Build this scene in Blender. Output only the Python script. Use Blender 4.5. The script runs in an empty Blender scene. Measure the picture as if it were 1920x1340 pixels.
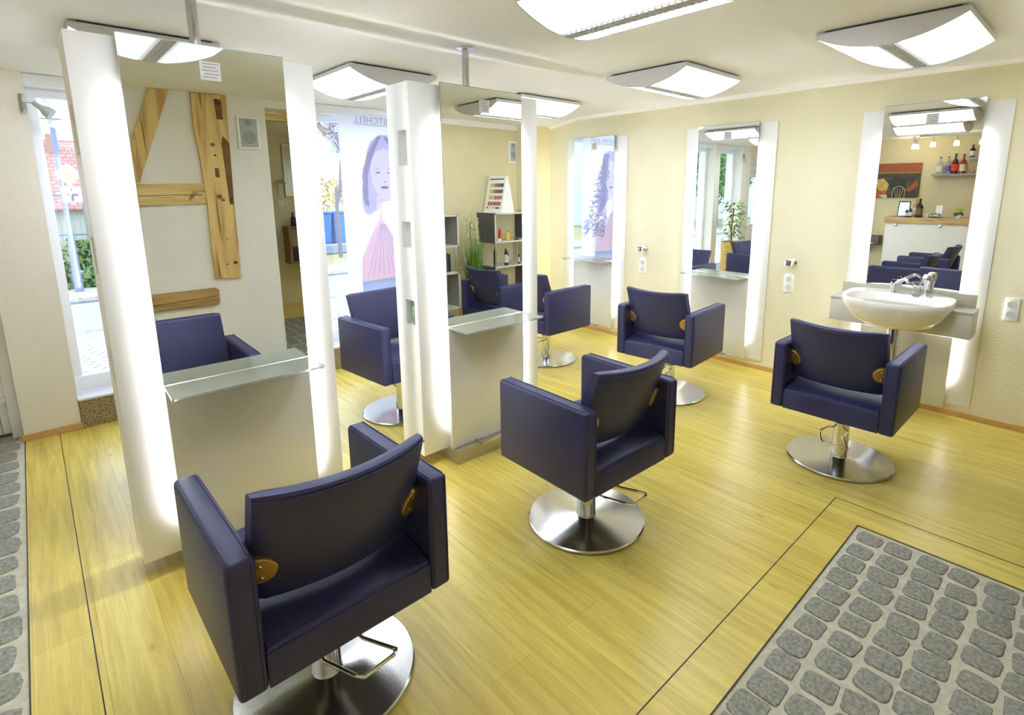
import bpy, bmesh, math, random
from mathutils import Vector, Matrix, Euler
random.seed(7)
PI = math.pi
C = bpy.context.scene.collection
SC = bpy.context.scene

# ---------------------------------------------------------------- camera, world, exposure
F, X0, Y0, YAW, PIT, ROL, CH = 1009.99, 1000.5, 549.85, .7517, .1886, -.0052, 1.6703
cd = bpy.data.cameras.new('camera'); cam = bpy.data.objects.new('camera', cd); C.objects.link(cam)
fw = Vector((math.sin(YAW)*math.cos(PIT), math.cos(YAW)*math.cos(PIT), -math.sin(PIT)))
rt = Vector((math.cos(YAW), -math.sin(YAW), 0)); up = rt.cross(fw)
r2 = math.cos(ROL)*rt + math.sin(ROL)*up; u2 = -math.sin(ROL)*rt + math.cos(ROL)*up
M = Matrix((r2, u2, -fw)).transposed().to_4x4(); M.translation = (0, 0, CH)
cam.matrix_world = M
cd.sensor_width = 36; cd.lens = 36*F/1920; cd.shift_x = (960-X0)/1920; cd.shift_y = -(670-Y0)/1920
cd.clip_start = .02; cd.clip_end = 200
SC.camera = cam
w = bpy.data.worlds.new('world'); SC.world = w; w.use_nodes = True
bg = w.node_tree.nodes['Background']; bg.inputs[0].default_value = (.80, .90, 1, 1); bg.inputs[1].default_value = .95
SC.view_settings.view_transform = 'Standard'; SC.view_settings.look = 'None'
SC.view_settings.exposure = 2.3; SC.view_settings.gamma = 1; SC.view_settings.use_curve_mapping = False
cy = SC.cycles
cy.use_denoising = True; cy.max_bounces = 12; cy.diffuse_bounces = 8; cy.glossy_bounces = 5; cy.transmission_bounces = 8
cy.transparent_max_bounces = 10; cy.caustics_reflective = False; cy.caustics_refractive = False; cy.sample_clamp_indirect = 10
cy.blur_glossy = .5
LAMP_L, TUBE_L = 2.7, 8.5        # radiance of the ceiling diffusers and of the tubes behind the mirrors

W, V, S, HC = 4.822, 4.897, 2.62, 2.51     # mirror plane of the long wall, window wall, mirror plane of the island row, ceiling
WW = 4.872                                  # the long wall itself
def ceil_z(y): return HC if y < 4.42 else HC - .075*(y-4.42)/.48

# ---------------------------------------------------------------- materials
def lin(c):
    return tuple(((v/255)/12.92 if v/255 <= .04045 else ((v/255+.055)/1.055)**2.4) for v in c)
MATS = {}
def mat(name, col, rough=.5, metal=0., **k):
    if name in MATS: return MATS[name]
    m = bpy.data.materials.new(name); m.use_nodes = True; MATS[name] = m
    b = m.node_tree.nodes['Principled BSDF']
    b.inputs['Base Color'].default_value = (*lin(col), 1); b.inputs['Roughness'].default_value = rough
    b.inputs['Metallic'].default_value = metal
    for a, v in k.items():
        n = {'trans': 'Transmission Weight', 'ior': 'IOR', 'em': 'Emission Strength', 'ec': 'Emission Color', 'coat': 'Coat Weight',
             'spec': 'Specular IOR Level', 'alpha': 'Alpha', 'sub': 'Subsurface Weight', 'aniso': 'Anisotropic'}[a]
        b.inputs[n].default_value = v if a != 'ec' else (*lin(v), 1)
    return m
def N(m, t, **k):
    n = m.node_tree.nodes.new(t)
    for a, v in k.items():
        if a in n.inputs.keys(): n.inputs[a].default_value = v
        else: setattr(n, a, v)
    return n
def LK(m, a, b): m.node_tree.links.new(a, b)
def BS(m): return m.node_tree.nodes['Principled BSDF']
def noisy(m, c2, scale=8, detail=4, fac=.5, stretch=(1, 1, 1), bump=0, bscale=None, lo=.35, hi=.65):
    """vary the base colour towards c2 with object-space noise, and add a fine bump"""
    b = BS(m); tc = N(m, 'ShaderNodeTexCoord'); mp = N(m, 'ShaderNodeMapping'); mp.inputs['Scale'].default_value = stretch
    LK(m, tc.outputs['Object'], mp.inputs['Vector'])
    n = N(m, 'ShaderNodeTexNoise', Scale=scale, Detail=detail); LK(m, mp.outputs[0], n.inputs['Vector'])
    r = N(m, 'ShaderNodeMapRange'); r.inputs['From Min'].default_value = lo; r.inputs['From Max'].default_value = hi
    r.inputs['To Max'].default_value = fac
    LK(m, n.outputs['Fac'], r.inputs['Value'])
    mx = N(m, 'ShaderNodeMix', data_type='RGBA'); mx.inputs[6].default_value = b.inputs['Base Color'].default_value
    if b.inputs['Base Color'].links: LK(m, b.inputs['Base Color'].links[0].from_socket, mx.inputs[6])
    mx.inputs[7].default_value = (*lin(c2), 1)
    LK(m, r.outputs[0], mx.inputs[0]); LK(m, mx.outputs[2], b.inputs['Base Color'])
    if bump:
        n2 = N(m, 'ShaderNodeTexNoise', Scale=bscale or scale*4, Detail=3); LK(m, mp.outputs[0], n2.inputs['Vector'])
        bp = N(m, 'ShaderNodeBump', Strength=bump, Distance=.01); LK(m, n2.outputs['Fac'], bp.inputs['Height'])
        LK(m, bp.outputs[0], b.inputs['Normal'])
    return m
cream = noisy(mat('wall cream', (236, 230, 198), .85), (230, 222, 186), 3, 2, .5, bump=.25, bscale=60)
wallw = noisy(mat('wall white', (232, 230, 220), .85), (226, 222, 210), 3, 2, .5, bump=.2, bscale=50)
pierm = noisy(mat('wall warm grey', (230, 226, 214), .85), (226, 221, 206), 3, 2, .5, bump=.2, bscale=50)
sand = noisy(mat('wall sand', (222, 210, 170), .85), (214, 202, 160), 3, 2, .5, bump=.2, bscale=50)
ceilm = noisy(mat('ceiling white', (245, 244, 241), .9), (242, 240, 236), 1.5, 2, .5, bump=.1, bscale=40)
plaster = mat('plaster cornice', (240, 236, 230), .6)
pvc = mat('white window plastic', (240, 243, 250), .3)
leather = noisy(mat('navy leather', (50, 51, 94), .4, spec=.45), (45, 46, 84), 5, 2, .5, bump=.12, bscale=350)
steel = mat('brushed steel', (200, 200, 198), .16, 1., aniso=.5)
noisy(steel, (180, 180, 178), 3, 4, .5, (1, 1, 1), .03, 220)
chrome = mat('chrome', (225, 225, 228), .07, 1.)
brass = mat('brass plate', (190, 158, 92), .38, .85)
mirror = mat('mirror glass', (238, 242, 240), 0., 1.)
satin = mat('satin grey laminate', (228, 227, 220), .33, .15)
acryl = mat('frosted white panel', (240, 240, 238), .45)
shelfg = mat('frosted glass shelf', (216, 226, 214), .12, trans=.55, ior=1.45)
clearg = mat('clear glass', (250, 252, 252), .02, trans=1., ior=1.45)
porcel = mat('white porcelain', (244, 242, 236), .12, coat=.6)
lightgrey = mat('light grey laminate', (206, 204, 196), .4)
greyl = mat('grey laminate', (150, 150, 148), .4)
darkgr = mat('dark grey laminate', (84, 84, 84), .4)
black = mat('black plastic', (22, 22, 24), .35)
white = mat('white plastic', (238, 238, 234), .35)
paper = mat('white paper', (244, 244, 240), .7)
lampgrey = mat('grey lamp end cap', (206, 206, 206), .4, .3)
darkgap = mat('dark lamp backplate', (50, 50, 54), .6)
def emis(name, col, s):
    m = bpy.data.materials.new(name); m.use_nodes = True; MATS[name] = m
    b = BS(m); b.inputs['Base Color'].default_value = (*lin(col), 1); b.inputs['Roughness'].default_value = .5
    b.inputs['Emission Color'].default_value = (*lin(col), 1); b.inputs['Emission Strength'].default_value = s
    return m
diffm = emis('lit lamp diffuser', (232, 240, 255), LAMP_L)
louvm = emis('lamp louvre', (204, 202, 196), .13)
tubem = emis('light tube', (249, 250, 255), TUBE_L)
bulbm = emis('small lit lamp shade', (255, 240, 215), 3.5)

# floor planks
plank = mat('oak planks', (218, 200, 104), .3)
def mk_planks(m):
    b = BS(m); tc = N(m, 'ShaderNodeTexCoord'); mp = N(m, 'ShaderNodeMapping'); mp.inputs['Rotation'].default_value = (0, 0, PI/2)
    LK(m, tc.outputs['Object'], mp.inputs['Vector'])
    br = N(m, 'ShaderNodeTexBrick'); br.offset = .37; br.squash = 1
    for k, v in (('Scale', 1.), ('Brick Width', 1.25), ('Row Height', .19), ('Mortar Size', .0012), ('Mortar Smooth', .3), ('Bias', 0.)): br.inputs[k].default_value = v
    br.inputs['Color1'].default_value = (*lin((224, 206, 106)), 1); br.inputs['Color2'].default_value = (*lin((214, 194, 94)), 1)
    br.inputs['Mortar'].default_value = (*lin((186, 164, 76)), 1)
    LK(m, mp.outputs[0], br.inputs['Vector'])
    m2 = N(m, 'ShaderNodeMapping'); m2.inputs['Scale'].default_value = (14, .9, 1); LK(m, tc.outputs['Object'], m2.inputs['Vector'])
    n = N(m, 'ShaderNodeTexNoise', Scale=2.2, Detail=7, Roughness=.62, Distortion=.6); LK(m, m2.outputs[0], n.inputs['Vector'])
    r = N(m, 'ShaderNodeValToRGB'); r.color_ramp.elements[0].position = .3; r.color_ramp.elements[0].color = (.62, .55, .42, 1)
    r.color_ramp.elements[1].position = .62; r.color_ramp.elements[1].color = (1, 1, 1, 1); LK(m, n.outputs['Fac'], r.inputs[0])
    mx = N(m, 'ShaderNodeMix', data_type='RGBA', blend_type='MULTIPLY'); mx.inputs[0].default_value = .75
    LK(m, br.outputs['Color'], mx.inputs[6]); LK(m, r.outputs[0], mx.inputs[7])
    # knots
    m3 = N(m, 'ShaderNodeMapping'); m3.inputs['Scale'].default_value = (5.5, 2.6, 1); LK(m, tc.outputs['Object'], m3.inputs['Vector'])
    vo = N(m, 'ShaderNodeTexVoronoi', Scale=1.); LK(m, m3.outputs[0], vo.inputs['Vector'])
    k = N(m, 'ShaderNodeMapRange'); k.inputs['From Min'].default_value = .03; k.inputs['From Max'].default_value = .09
    k.inputs['To Min'].default_value = .55; k.inputs['To Max'].default_value = 0; LK(m, vo.outputs['Distance'], k.inputs['Value'])
    mk = N(m, 'ShaderNodeMix', data_type='RGBA'); mk.inputs[7].default_value = (*lin((150, 116, 62)), 1)
    LK(m, k.outputs[0], mk.inputs[0]); LK(m, mx.outputs[2], mk.inputs[6]); LK(m, mk.outputs[2], b.inputs['Base Color'])
    bp = N(m, 'ShaderNodeBump', Strength=.08, Distance=.01); LK(m, n.outputs['Fac'], bp.inputs['Height']); LK(m, bp.outputs[0], b.inputs['Normal'])
mk_planks(plank)
stone = noisy(mat('grey cobblestone', (156, 156, 142), .6), (104, 104, 96), 70, 5, .8, bump=.5, bscale=90)
mortar = noisy(mat('pale mortar', (200, 198, 176), .8), (170, 166, 146), 30, 3, .6, bump=.3, bscale=120)
granite = noisy(mat('speckled granite', (176, 160, 124), .35), (52, 48, 42), 130, 2, .9, lo=.48, hi=.56)
woodtrim = noisy(mat('beech skirting', (206, 168, 106), .45), (186, 146, 88), 6, 4, .7, (6, 1, 6))
def timber(name, a, b_, dirz=(1, 1, .12)):
    if name in MATS: return MATS[name]
    m = mat(name, a, .75); noisy(m, b_, 14, 7, .8, dirz, .6, 12, .4, .62)
    noisy(m, tuple(int(v*.5) for v in b_), 30, 3, .75, tuple(v*(1.6 if v >= 1 else .6) for v in dirz), 0, None, .62, .68)
    return noisy(m, tuple(int(v*.45) for v in b_), 5, 2, .8, (1, 1, 1), 0, None, .70, .74)
beamv = timber('old timber upright grain', (224, 194, 124), (178, 136, 76), (1, 1, .1))
beamh = timber('old timber lying grain', (226, 200, 132), (186, 150, 90), (.1, 1, 1.3))
beamd = timber('old timber dark', (128, 92, 48), (82, 56, 30), (.3, 1, .3))
barwood = timber('oak counter', (206, 176, 122), (182, 150, 98), (1, .12, 1))

# ---------------------------------------------------------------- geometry helpers
class MB:
    def __init__(s): s.bm = bmesh.new()
    def _add(s, vs, fs, mi=0, M=None):
        vv = [s.bm.verts.new(M @ Vector(v) if M else Vector(v)) for v in vs]
        out = []
        for f in fs:
            try: q = s.bm.faces.new([vv[i] for i in f]); q.material_index = mi; out.append(q)
            except ValueError: pass
        return vv, out
    def box(s, x0, y0, z0, x1, y1, z1, bev=0, seg=2, mi=0, M=None):
        x0, x1 = sorted((x0, x1)); y0, y1 = sorted((y0, y1)); z0, z1 = sorted((z0, z1))
        t = bmesh.new()
        v = [t.verts.new((x, y, z)) for x in (x0, x1) for y in (y0, y1) for z in (z0, z1)]
        for f in ((0, 1, 3, 2), (4, 6, 7, 5), (0, 4, 5, 1), (2, 3, 7, 6), (0, 2, 6, 4), (1, 5, 7, 3)): t.faces.new([v[i] for i in f])
        if bev: bmesh.ops.bevel(t, geom=list(t.edges), offset=bev, segments=seg, profile=.5, affect='EDGES')
        t.verts.index_update()
        s._add([q.co.copy() for q in t.verts], [[q.index for q in f.verts] for f in t.faces], mi, M); t.free(); return s
    def loft(s, rings, cap=True, close=True, mi=0, M=None):
        n = len(rings[0]); vs = [p for r in rings for p in r]; fs = []
        for i in range(len(rings)-1):
            for j in range(n if close else n-1):
                k = (j+1) % n; fs.append((i*n+j, i*n+k, (i+1)*n+k, (i+1)*n+j))
        if cap: fs += [tuple(range(n))[::-1], tuple((len(rings)-1)*n+j for j in range(n))]
        s._add(vs, fs, mi, M); return s
    def cyl(s, c, r, h, n=32, axis='z', r2=None, mi=0, bev=0):
        r2 = r if r2 is None else r2
        prof = [(r, 0), (r2, h)] if not bev else [(r-bev, 0), (r, bev), (r2, h-bev), (r2-bev, h)]
        return s.lathe(c, prof, n, axis, mi)
    def lathe(s, c, prof, n=32, axis='z', mi=0, cap=True, arc=(0, 2*PI)):
        R = []
        for r, z in prof:
            ring = []
            for i in range(n):
                a = arc[0]+(arc[1]-arc[0])*i/n; x, y = r*math.cos(a), r*math.sin(a)
                p = {'z': (x, y, z), 'x': (z, x, y), 'y': (y, z, x)}[axis]
                ring.append((c[0]+p[0], c[1]+p[1], c[2]+p[2]))
            R.append(ring)
        return s.loft(R, cap, True, mi)
    def tube(s, pts, r, n=10, closed=False, mi=0, rs=None):
        P = [Vector(p) for p in pts]; R = []; m = len(P)
        prev = None
        for i in range(m):
            a = P[(i-1) % m] if (closed or i > 0) else P[i]; b = P[(i+1) % m] if (closed or i < m-1) else P[i]
            t = (b-a).normalized() if (b-a).length > 1e-9 else Vector((0, 0, 1))
            if prev is None:
                u = t.cross(Vector((0, 0, 1)));
                if u.length < .05: u = t.cross(Vector((1, 0, 0)))
            else: u = prev - t*prev.dot(t)
            u.normalize(); prev = u; v = t.cross(u); rr = rs[i] if rs else r
            R.append([tuple(P[i]+rr*(math.cos(2*PI*k/n)*u+math.sin(2*PI*k/n)*v)) for k in range(n)])
        if closed: R.append(R[0])
        return s.loft(R, not closed, True, mi)
    def prism(s, poly, axis, a, b, mi=0, M=None):
        """poly in the two other axes (xz for 'y', yz for 'x', xy for 'z')"""
        def P(p, t): return {'y': (p[0], t, p[1]), 'x': (t, p[0], p[1]), 'z': (p[0], p[1], t)}[axis]
        n = len(poly); vs = [P(p, a) for p in poly]+[P(p, b) for p in poly]
        fs = [tuple(range(n)), tuple(range(n, 2*n))[::-1]]+[(i, i+n, (i+1) % n+n, (i+1) % n) for i in range(n)]
        s._add(vs, fs, mi, M); return s
    def quad(s, a, b, c, d, mi=0): s._add([a, b, c, d], [(0, 1, 2, 3)], mi); return s
    def build(s, name, m, parent=None, smooth=True, loc=None):
        bmesh.ops.recalc_face_normals(s.bm, faces=list(s.bm.faces))
        me = bpy.data.meshes.new(name); s.bm.to_mesh(me); s.bm.free()
        for q in (m if isinstance(m, (list, tuple)) else [m]): me.materials.append(q)
        if smooth:
            me.polygons.foreach_set('use_smooth', [True]*len(me.polygons)); me.set_sharp_from_angle(angle=math.radians(32))
        o = bpy.data.objects.new(name, me); C.objects.link(o)
        if parent: o.parent = parent
        if loc: o.location = loc
        return o
def tag(o, label=None, cat=None, group=None, kind=None):
    for k, v in (('label', label), ('category', cat), ('group', group), ('kind', kind)):
        if v: o[k] = v
    return o
def empty(name, loc=(0, 0, 0), rz=0, label=None, cat=None, group=None):
    o = bpy.data.objects.new(name, None); C.objects.link(o); o.location = loc; o.rotation_euler = (0, 0, rz)
    o.empty_display_size = .1
    return tag(o, label, cat, group)
def kids(o): return [c for c in bpy.data.objects if c.parent == o]
def copy_tree(o, parent=None):
    c = o.copy(); C.objects.link(c); c.parent = parent
    for ch in kids(o): copy_tree(ch, c)
    return c
def struct(name, mb, m, smooth=False):
    o = mb.build(name, m, None, smooth); o['kind'] = 'structure'; return o
def rrect(x0, z0, x1, z1, r, n=4):
    out = []
    for cx_, cz_, a0 in ((x1-r, z1-r, 0), (x0+r, z1-r, PI/2), (x0+r, z0+r, PI), (x1-r, z0+r, 3*PI/2)):
        for i in range(n+1):
            a = a0+PI/2*i/n; out.append((cx_+r*math.cos(a), cz_+r*math.sin(a)))
    return out

# ================================================================= room shell
RX0, RX1, RY0, RY1 = 1.30, 2.868, -2.2, .678        # cobbled entrance inlay
LX0, LX1, LY0, LY1 = -1.7, -.20, .9, 5.3            # cobbled strip at the door
fl = MB()
def fr(x0, y0, x1, y1): fl.box(x0, y0, -.05, x1, y1, 0)
fr(LX1, -.3, RX0, V); fr(RX0, RY1, WW, V); fr(RX1, -.3, WW, RY1); fr(-1.7, -.3, LX1, LY0)
fr(.6, -4.6, RX0, -.3); fr(RX1, -4.6, 5, -.3); fr(RX0, -4.6, RX1, RY0)
struct('floor', fl, plank)
def cobbles(name, x0, y0, x1, y1, px, py, gx, gy, label=None):
    m = MB(); m.box(x0, y0, -.05, x1, y1, -.004, mi=1)
    nx = round((x1-x0-.02)/px); ny = round((y1-y0-.02)/py)
    for j in range(ny):
        off = random.uniform(-.02, .02)
        for i in range(nx):
            cx = x1-.012-(i+.5)*px+(off if 0 < i < nx-1 else 0)+random.uniform(-.006, .006); cy_ = y1-.015-(j+.5)*py+random.uniform(-.006, .006)
            a = (px-gx)/2*random.uniform(.9, 1.07); b = (py-gy)/2*random.uniform(.9, 1.06); t = random.uniform(-.09, .09)
            jit = [random.uniform(.95, 1.05) for _ in range(14)]; e = random.uniform(.32, .5); rings = []
            for k, (sc, z) in enumerate(((1.02, -.004), (.97, .0008), (.86, .0022))):
                ring = []
                for q in range(14):
                    an = 2*PI*q/14; c_, s_ = math.cos(an), math.sin(an)
                    u = a*sc*jit[q]*math.copysign(abs(c_)**e, c_); v = b*sc*jit[q]*math.copysign(abs(s_)**e, s_)
                    X_ = cx+u*math.cos(t)-v*math.sin(t); Y_ = cy_+u*math.sin(t)+v*math.cos(t)
                    ring.append((min(max(X_, x0+.004), x1-.004), min(max(Y_, y0+.004), y1-.004), z))
                rings.append(ring)
            m.loft(rings, True, True, 0)
    return struct(name, m, [stone, mortar], True)
cobbles('floor_cobbles', RX0, RY0, RX1, RY1, .1265, .1225, .014, .016)
cobbles('floor_cobbles.001', LX0, LY0, LX1, LY1, .215, .176, .03, .018)
seam = mat('dark floor seam', (52, 44, 34), .6)
tr = MB()
tr.box(1.0, .8405, -.001, 3.062, .8445, .0012).box(3.058, -.3, -.001, 3.062, .8445, .0012)
tr.box(RX0, .676, -.001, RX1+.003, .680, .0012).box(RX1-.001, -.3, -.001, RX1+.003, .68, .0012)
struct('trim_1', tr, seam)
tr = MB(); tr.box(-.023, -.3, -.001, -.019, V, .0012).box(LX1-.002, -.3, -.001, LX1+.002, V, .0012); struct('trim_2', tr, seam)
# ceiling with its slight fall to the window wall
ce = MB()
ce.prism([(-4.7, HC), (4.42, HC), (V, ceil_z(V)), (5.35, ceil_z(V)), (5.35, 2.75), (-4.7, 2.75)], 'x', -1.9, WW+.2)
struct('ceiling', ce, ceilm)
# long wall on the right
wl = MB(); wl.box(WW, -.5, 0, WW+.2, V+.4, HC); struct('wall_right', wl, cream)
wl = MB(); wl.box(-1.9, -.5, 0, -1.7, 5.35, HC); struct('wall_left', wl, sand)
# window wall: piers, low sills, head
wl = MB()
HB = ceil_z(V)+.004
wl.box(LX1, V, 0, .104, V+.32, HB).box(.86, V, 0, 1.02, V+.32, HB)
wl.box(.104, V+.02, -.1, .86, V+.32, .205).box(1.02, V+.02, -.1, 4.50, V+.32, .205)
wl.box(-1.9, V+.10, 0, -1.16, V+.42, HB).box(-1.16, V+.1, 2.1, LX1, V+.42, HB)
struct('wall_back', wl, pierm)
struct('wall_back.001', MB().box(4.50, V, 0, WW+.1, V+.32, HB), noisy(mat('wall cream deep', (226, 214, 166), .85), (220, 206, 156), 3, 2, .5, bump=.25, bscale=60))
gl = MB(); gl.box(.110, V-.012, 0, .86, V+.02, .212).box(1.02, V-.012, 0, 4.50, V+.02, .212); struct('trim_3', gl, granite)
sl = MB(); sl.box(.104, V-.02, .205, .86, V+.16, .222, .003).box(1.02, V-.02, .205, 4.50, V+.16, .222, .003); struct('trim_4', sl, mat('pale sill', (214, 218, 226), .25))
# rear wall behind the photographer, with the opening to the next room
wl = MB(); wl.box(-1.9, -.5, 0, 1.76, -.3, HC).box(2.92, -.5, 0, WW+.1, -.3, HC).box(1.76, -.5, 2.44, 2.92, -.3, HC)
struct('wall_front', wl, [wallw])
wl = MB(); wl.box(3.2, -.3, .0, WW, -.296, HC); struct('wall_front.001', wl, sand)
wl = MB(); wl.box(.6, -3.4, 0, 5.2, -3.2, HC).box(.5, -3.4, 0, .7, -.5, HC).box(5.0, -3.4, 0, 5.2, -.5, HC); struct('wall_side_room', wl, sand)
# cornice, skirtings
co = MB()
prof = [(0, 0), (0, -.035), (.012, -.035), (.018, -.025), (.03, -.012), (.034, 0)]
co.prism([(WW-p[0], HC+p[1]) for p in prof], 'y', -.3, 4.42)
co._add([(WW-p[0], 4.42, HC+p[1]) for p in prof]+[(WW-p[0], V, ceil_z(V)+p[1]) for p in prof], [(i, (i+1) % 6, (i+1) % 6+6, i+6) for i in range(6)])
struct('trim_5', co, plaster)
co = MB(); co.box(3.2, -.296, HC-.07, WW, -.26, HC, .008); struct('trim_6', co, plaster)
bb = MB(); bb.box(WW-.014, -.3, 0, WW, V, .045, .003); struct('baseboard_right', bb, woodtrim)
bb = MB(); bb.box(LX1, V-.014, 0, .110, V, .047, .003).box(.86, V-.014, 0, 1.02, V, .047, .003).box(4.5, V-.014, 0, WW, V, .047, .003).box(LX1-.012, V-.014, 0, LX1, V+.1, .047, .003)
struct('baseboard_back', bb, woodtrim)
bb = MB(); bb.box(-.1, -.3, 0, 1.76, -.286, .05, .003).box(2.92, -.3, 0, WW, -.286, .05, .003).box(-1.7, -.3, 0, -.9, -.286, .05); struct('baseboard_front', bb, woodtrim)

# windows
def window(n, x0, x1, mull):
    root = empty('window_%d' % n, ((x0+x1)/2, V+.16, .222)); root['kind'] = 'structure'
    xc = (x0+x1)/2; fy0, fy1 = 0, .07; zt = ceil_z(V)-.002-.222
    f = MB()
    f.box(x0-xc, fy0, 0, x0-xc+.055, fy1, zt, .004).box(x1-xc-.055, fy0, 0, x1-xc, fy1, zt, .004)
    f.box(x0-xc+.002, fy0-.004, .001, x1-xc-.002, fy1-.004, .12, .004).box(x0-xc+.002, fy0-.01, zt-.13, x1-xc-.002, fy1-.006, zt-.001, .004)
    for mx in mull: f.box(mx-xc-.04, fy0, .1, mx-xc+.04, fy1, zt, .004)
    f.build('window_frame', pvc, root)
    h = MB(); h.box(x0-xc, fy0-.12, zt-.075, x1-xc, fy0-.01, zt, .004).build('head_box', pvc, root)
    ed = [x0]+list(mull)+[x1]
    for a, b in zip(ed[:-1], ed[1:]):
        g = MB(); g.box(a-xc+.03, .03, .1, b-xc-.03, .034, zt-.12); g.build('pane', wglass, root, False)
    return root
wglass = bpy.data.materials.new('window pane glass'); wglass.use_nodes = True
def mkg(m):
    nt = m.node_tree; nt.nodes.remove(nt.nodes['Principled BSDF']); o = nt.nodes['Material Output']
    t = N(m, 'ShaderNodeBsdfTransparent'); t.inputs[0].default_value = (.95, .97, 1, 1)
    g = N(m, 'ShaderNodeBsdfGlossy', Roughness=.0); x = N(m, 'ShaderNodeMixShader'); x.inputs[0].default_value = .05
    LK(m, t.outputs[0], x.inputs[1]); LK(m, g.outputs[0], x.inputs[2]); LK(m, x.outputs[0], o.inputs[0])
mkg(wglass)
window(1, .104, .86, [])
window(2, 1.02, 4.50, [1.9, 3.15])
for x0, x1 in ((.104, .86), (1.02, 4.50)):          # light portals in the window openings
    l = bpy.data.lights.new('window_portal', 'AREA'); l.shape = 'RECTANGLE'; l.size = x1-x0; l.size_y = 2.15; l.cycles.is_portal = True
    o = bpy.data.objects.new('window_portal', l); C.objects.link(o); o.location = ((x0+x1)/2, V+.3, 1.3); o.rotation_euler = (-PI/2, 0, 0)
l = bpy.data.lights.new('window_portal', 'AREA'); l.shape = 'RECTANGLE'; l.size = .64; l.size_y = .92; l.cycles.is_portal = True
o = bpy.data.objects.new('window_portal', l); C.objects.link(o); o.location = (-.67, V+.24, 1.45); o.rotation_euler = (-PI/2, 0, 0)
# entrance door, in its recess
d = empty('door_1', (-.66, V+.17, 0)); d['kind'] = 'structure'
MB().box(.40, -.06, 0, .455, .05, 2.1, .004).box(-.5, -.06, 0, -.42, .05, 2.1, .004).box(-.5, -.06, 2.02, .455, .05, 2.1, .004).build('door_frame', pvc, d)
MB().box(-.42, -.015, .012, .40, .04, 1.0, .004).box(-.42, -.015, 1.9, .40, .04, 2.02, .004).box(-.42, -.0145, .99, -.32, .039, 1.91, .004).box(.30, -.0145, .99, .40, .039, 1.91, .004).box(-.33, -.022, .15, .31, -.01, .95, .006).build('door_leaf', white, d)
MB().box(-.33, .01, .99, .31, .016, 1.91).build('pane', wglass, d, False)  # guessed upper glazing, added to let more daylight onto the left floor
gr = mat('dark door groove', (70, 72, 74), .7)
MB().box(.352, -.0175, .03, .355, -.012, .27).box(.352, -.0175, .34, .355, -.012, 2.0).box(-.42, -.0165, .01, .40, -.012, .03).build('door_groove', gr, d)
MB().box(.22, -.045, .275, .36, -.012, .32, .006).box(.33, -.05, .255, .40, -.02, .30, .006).build('hinge', white, d)
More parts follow.
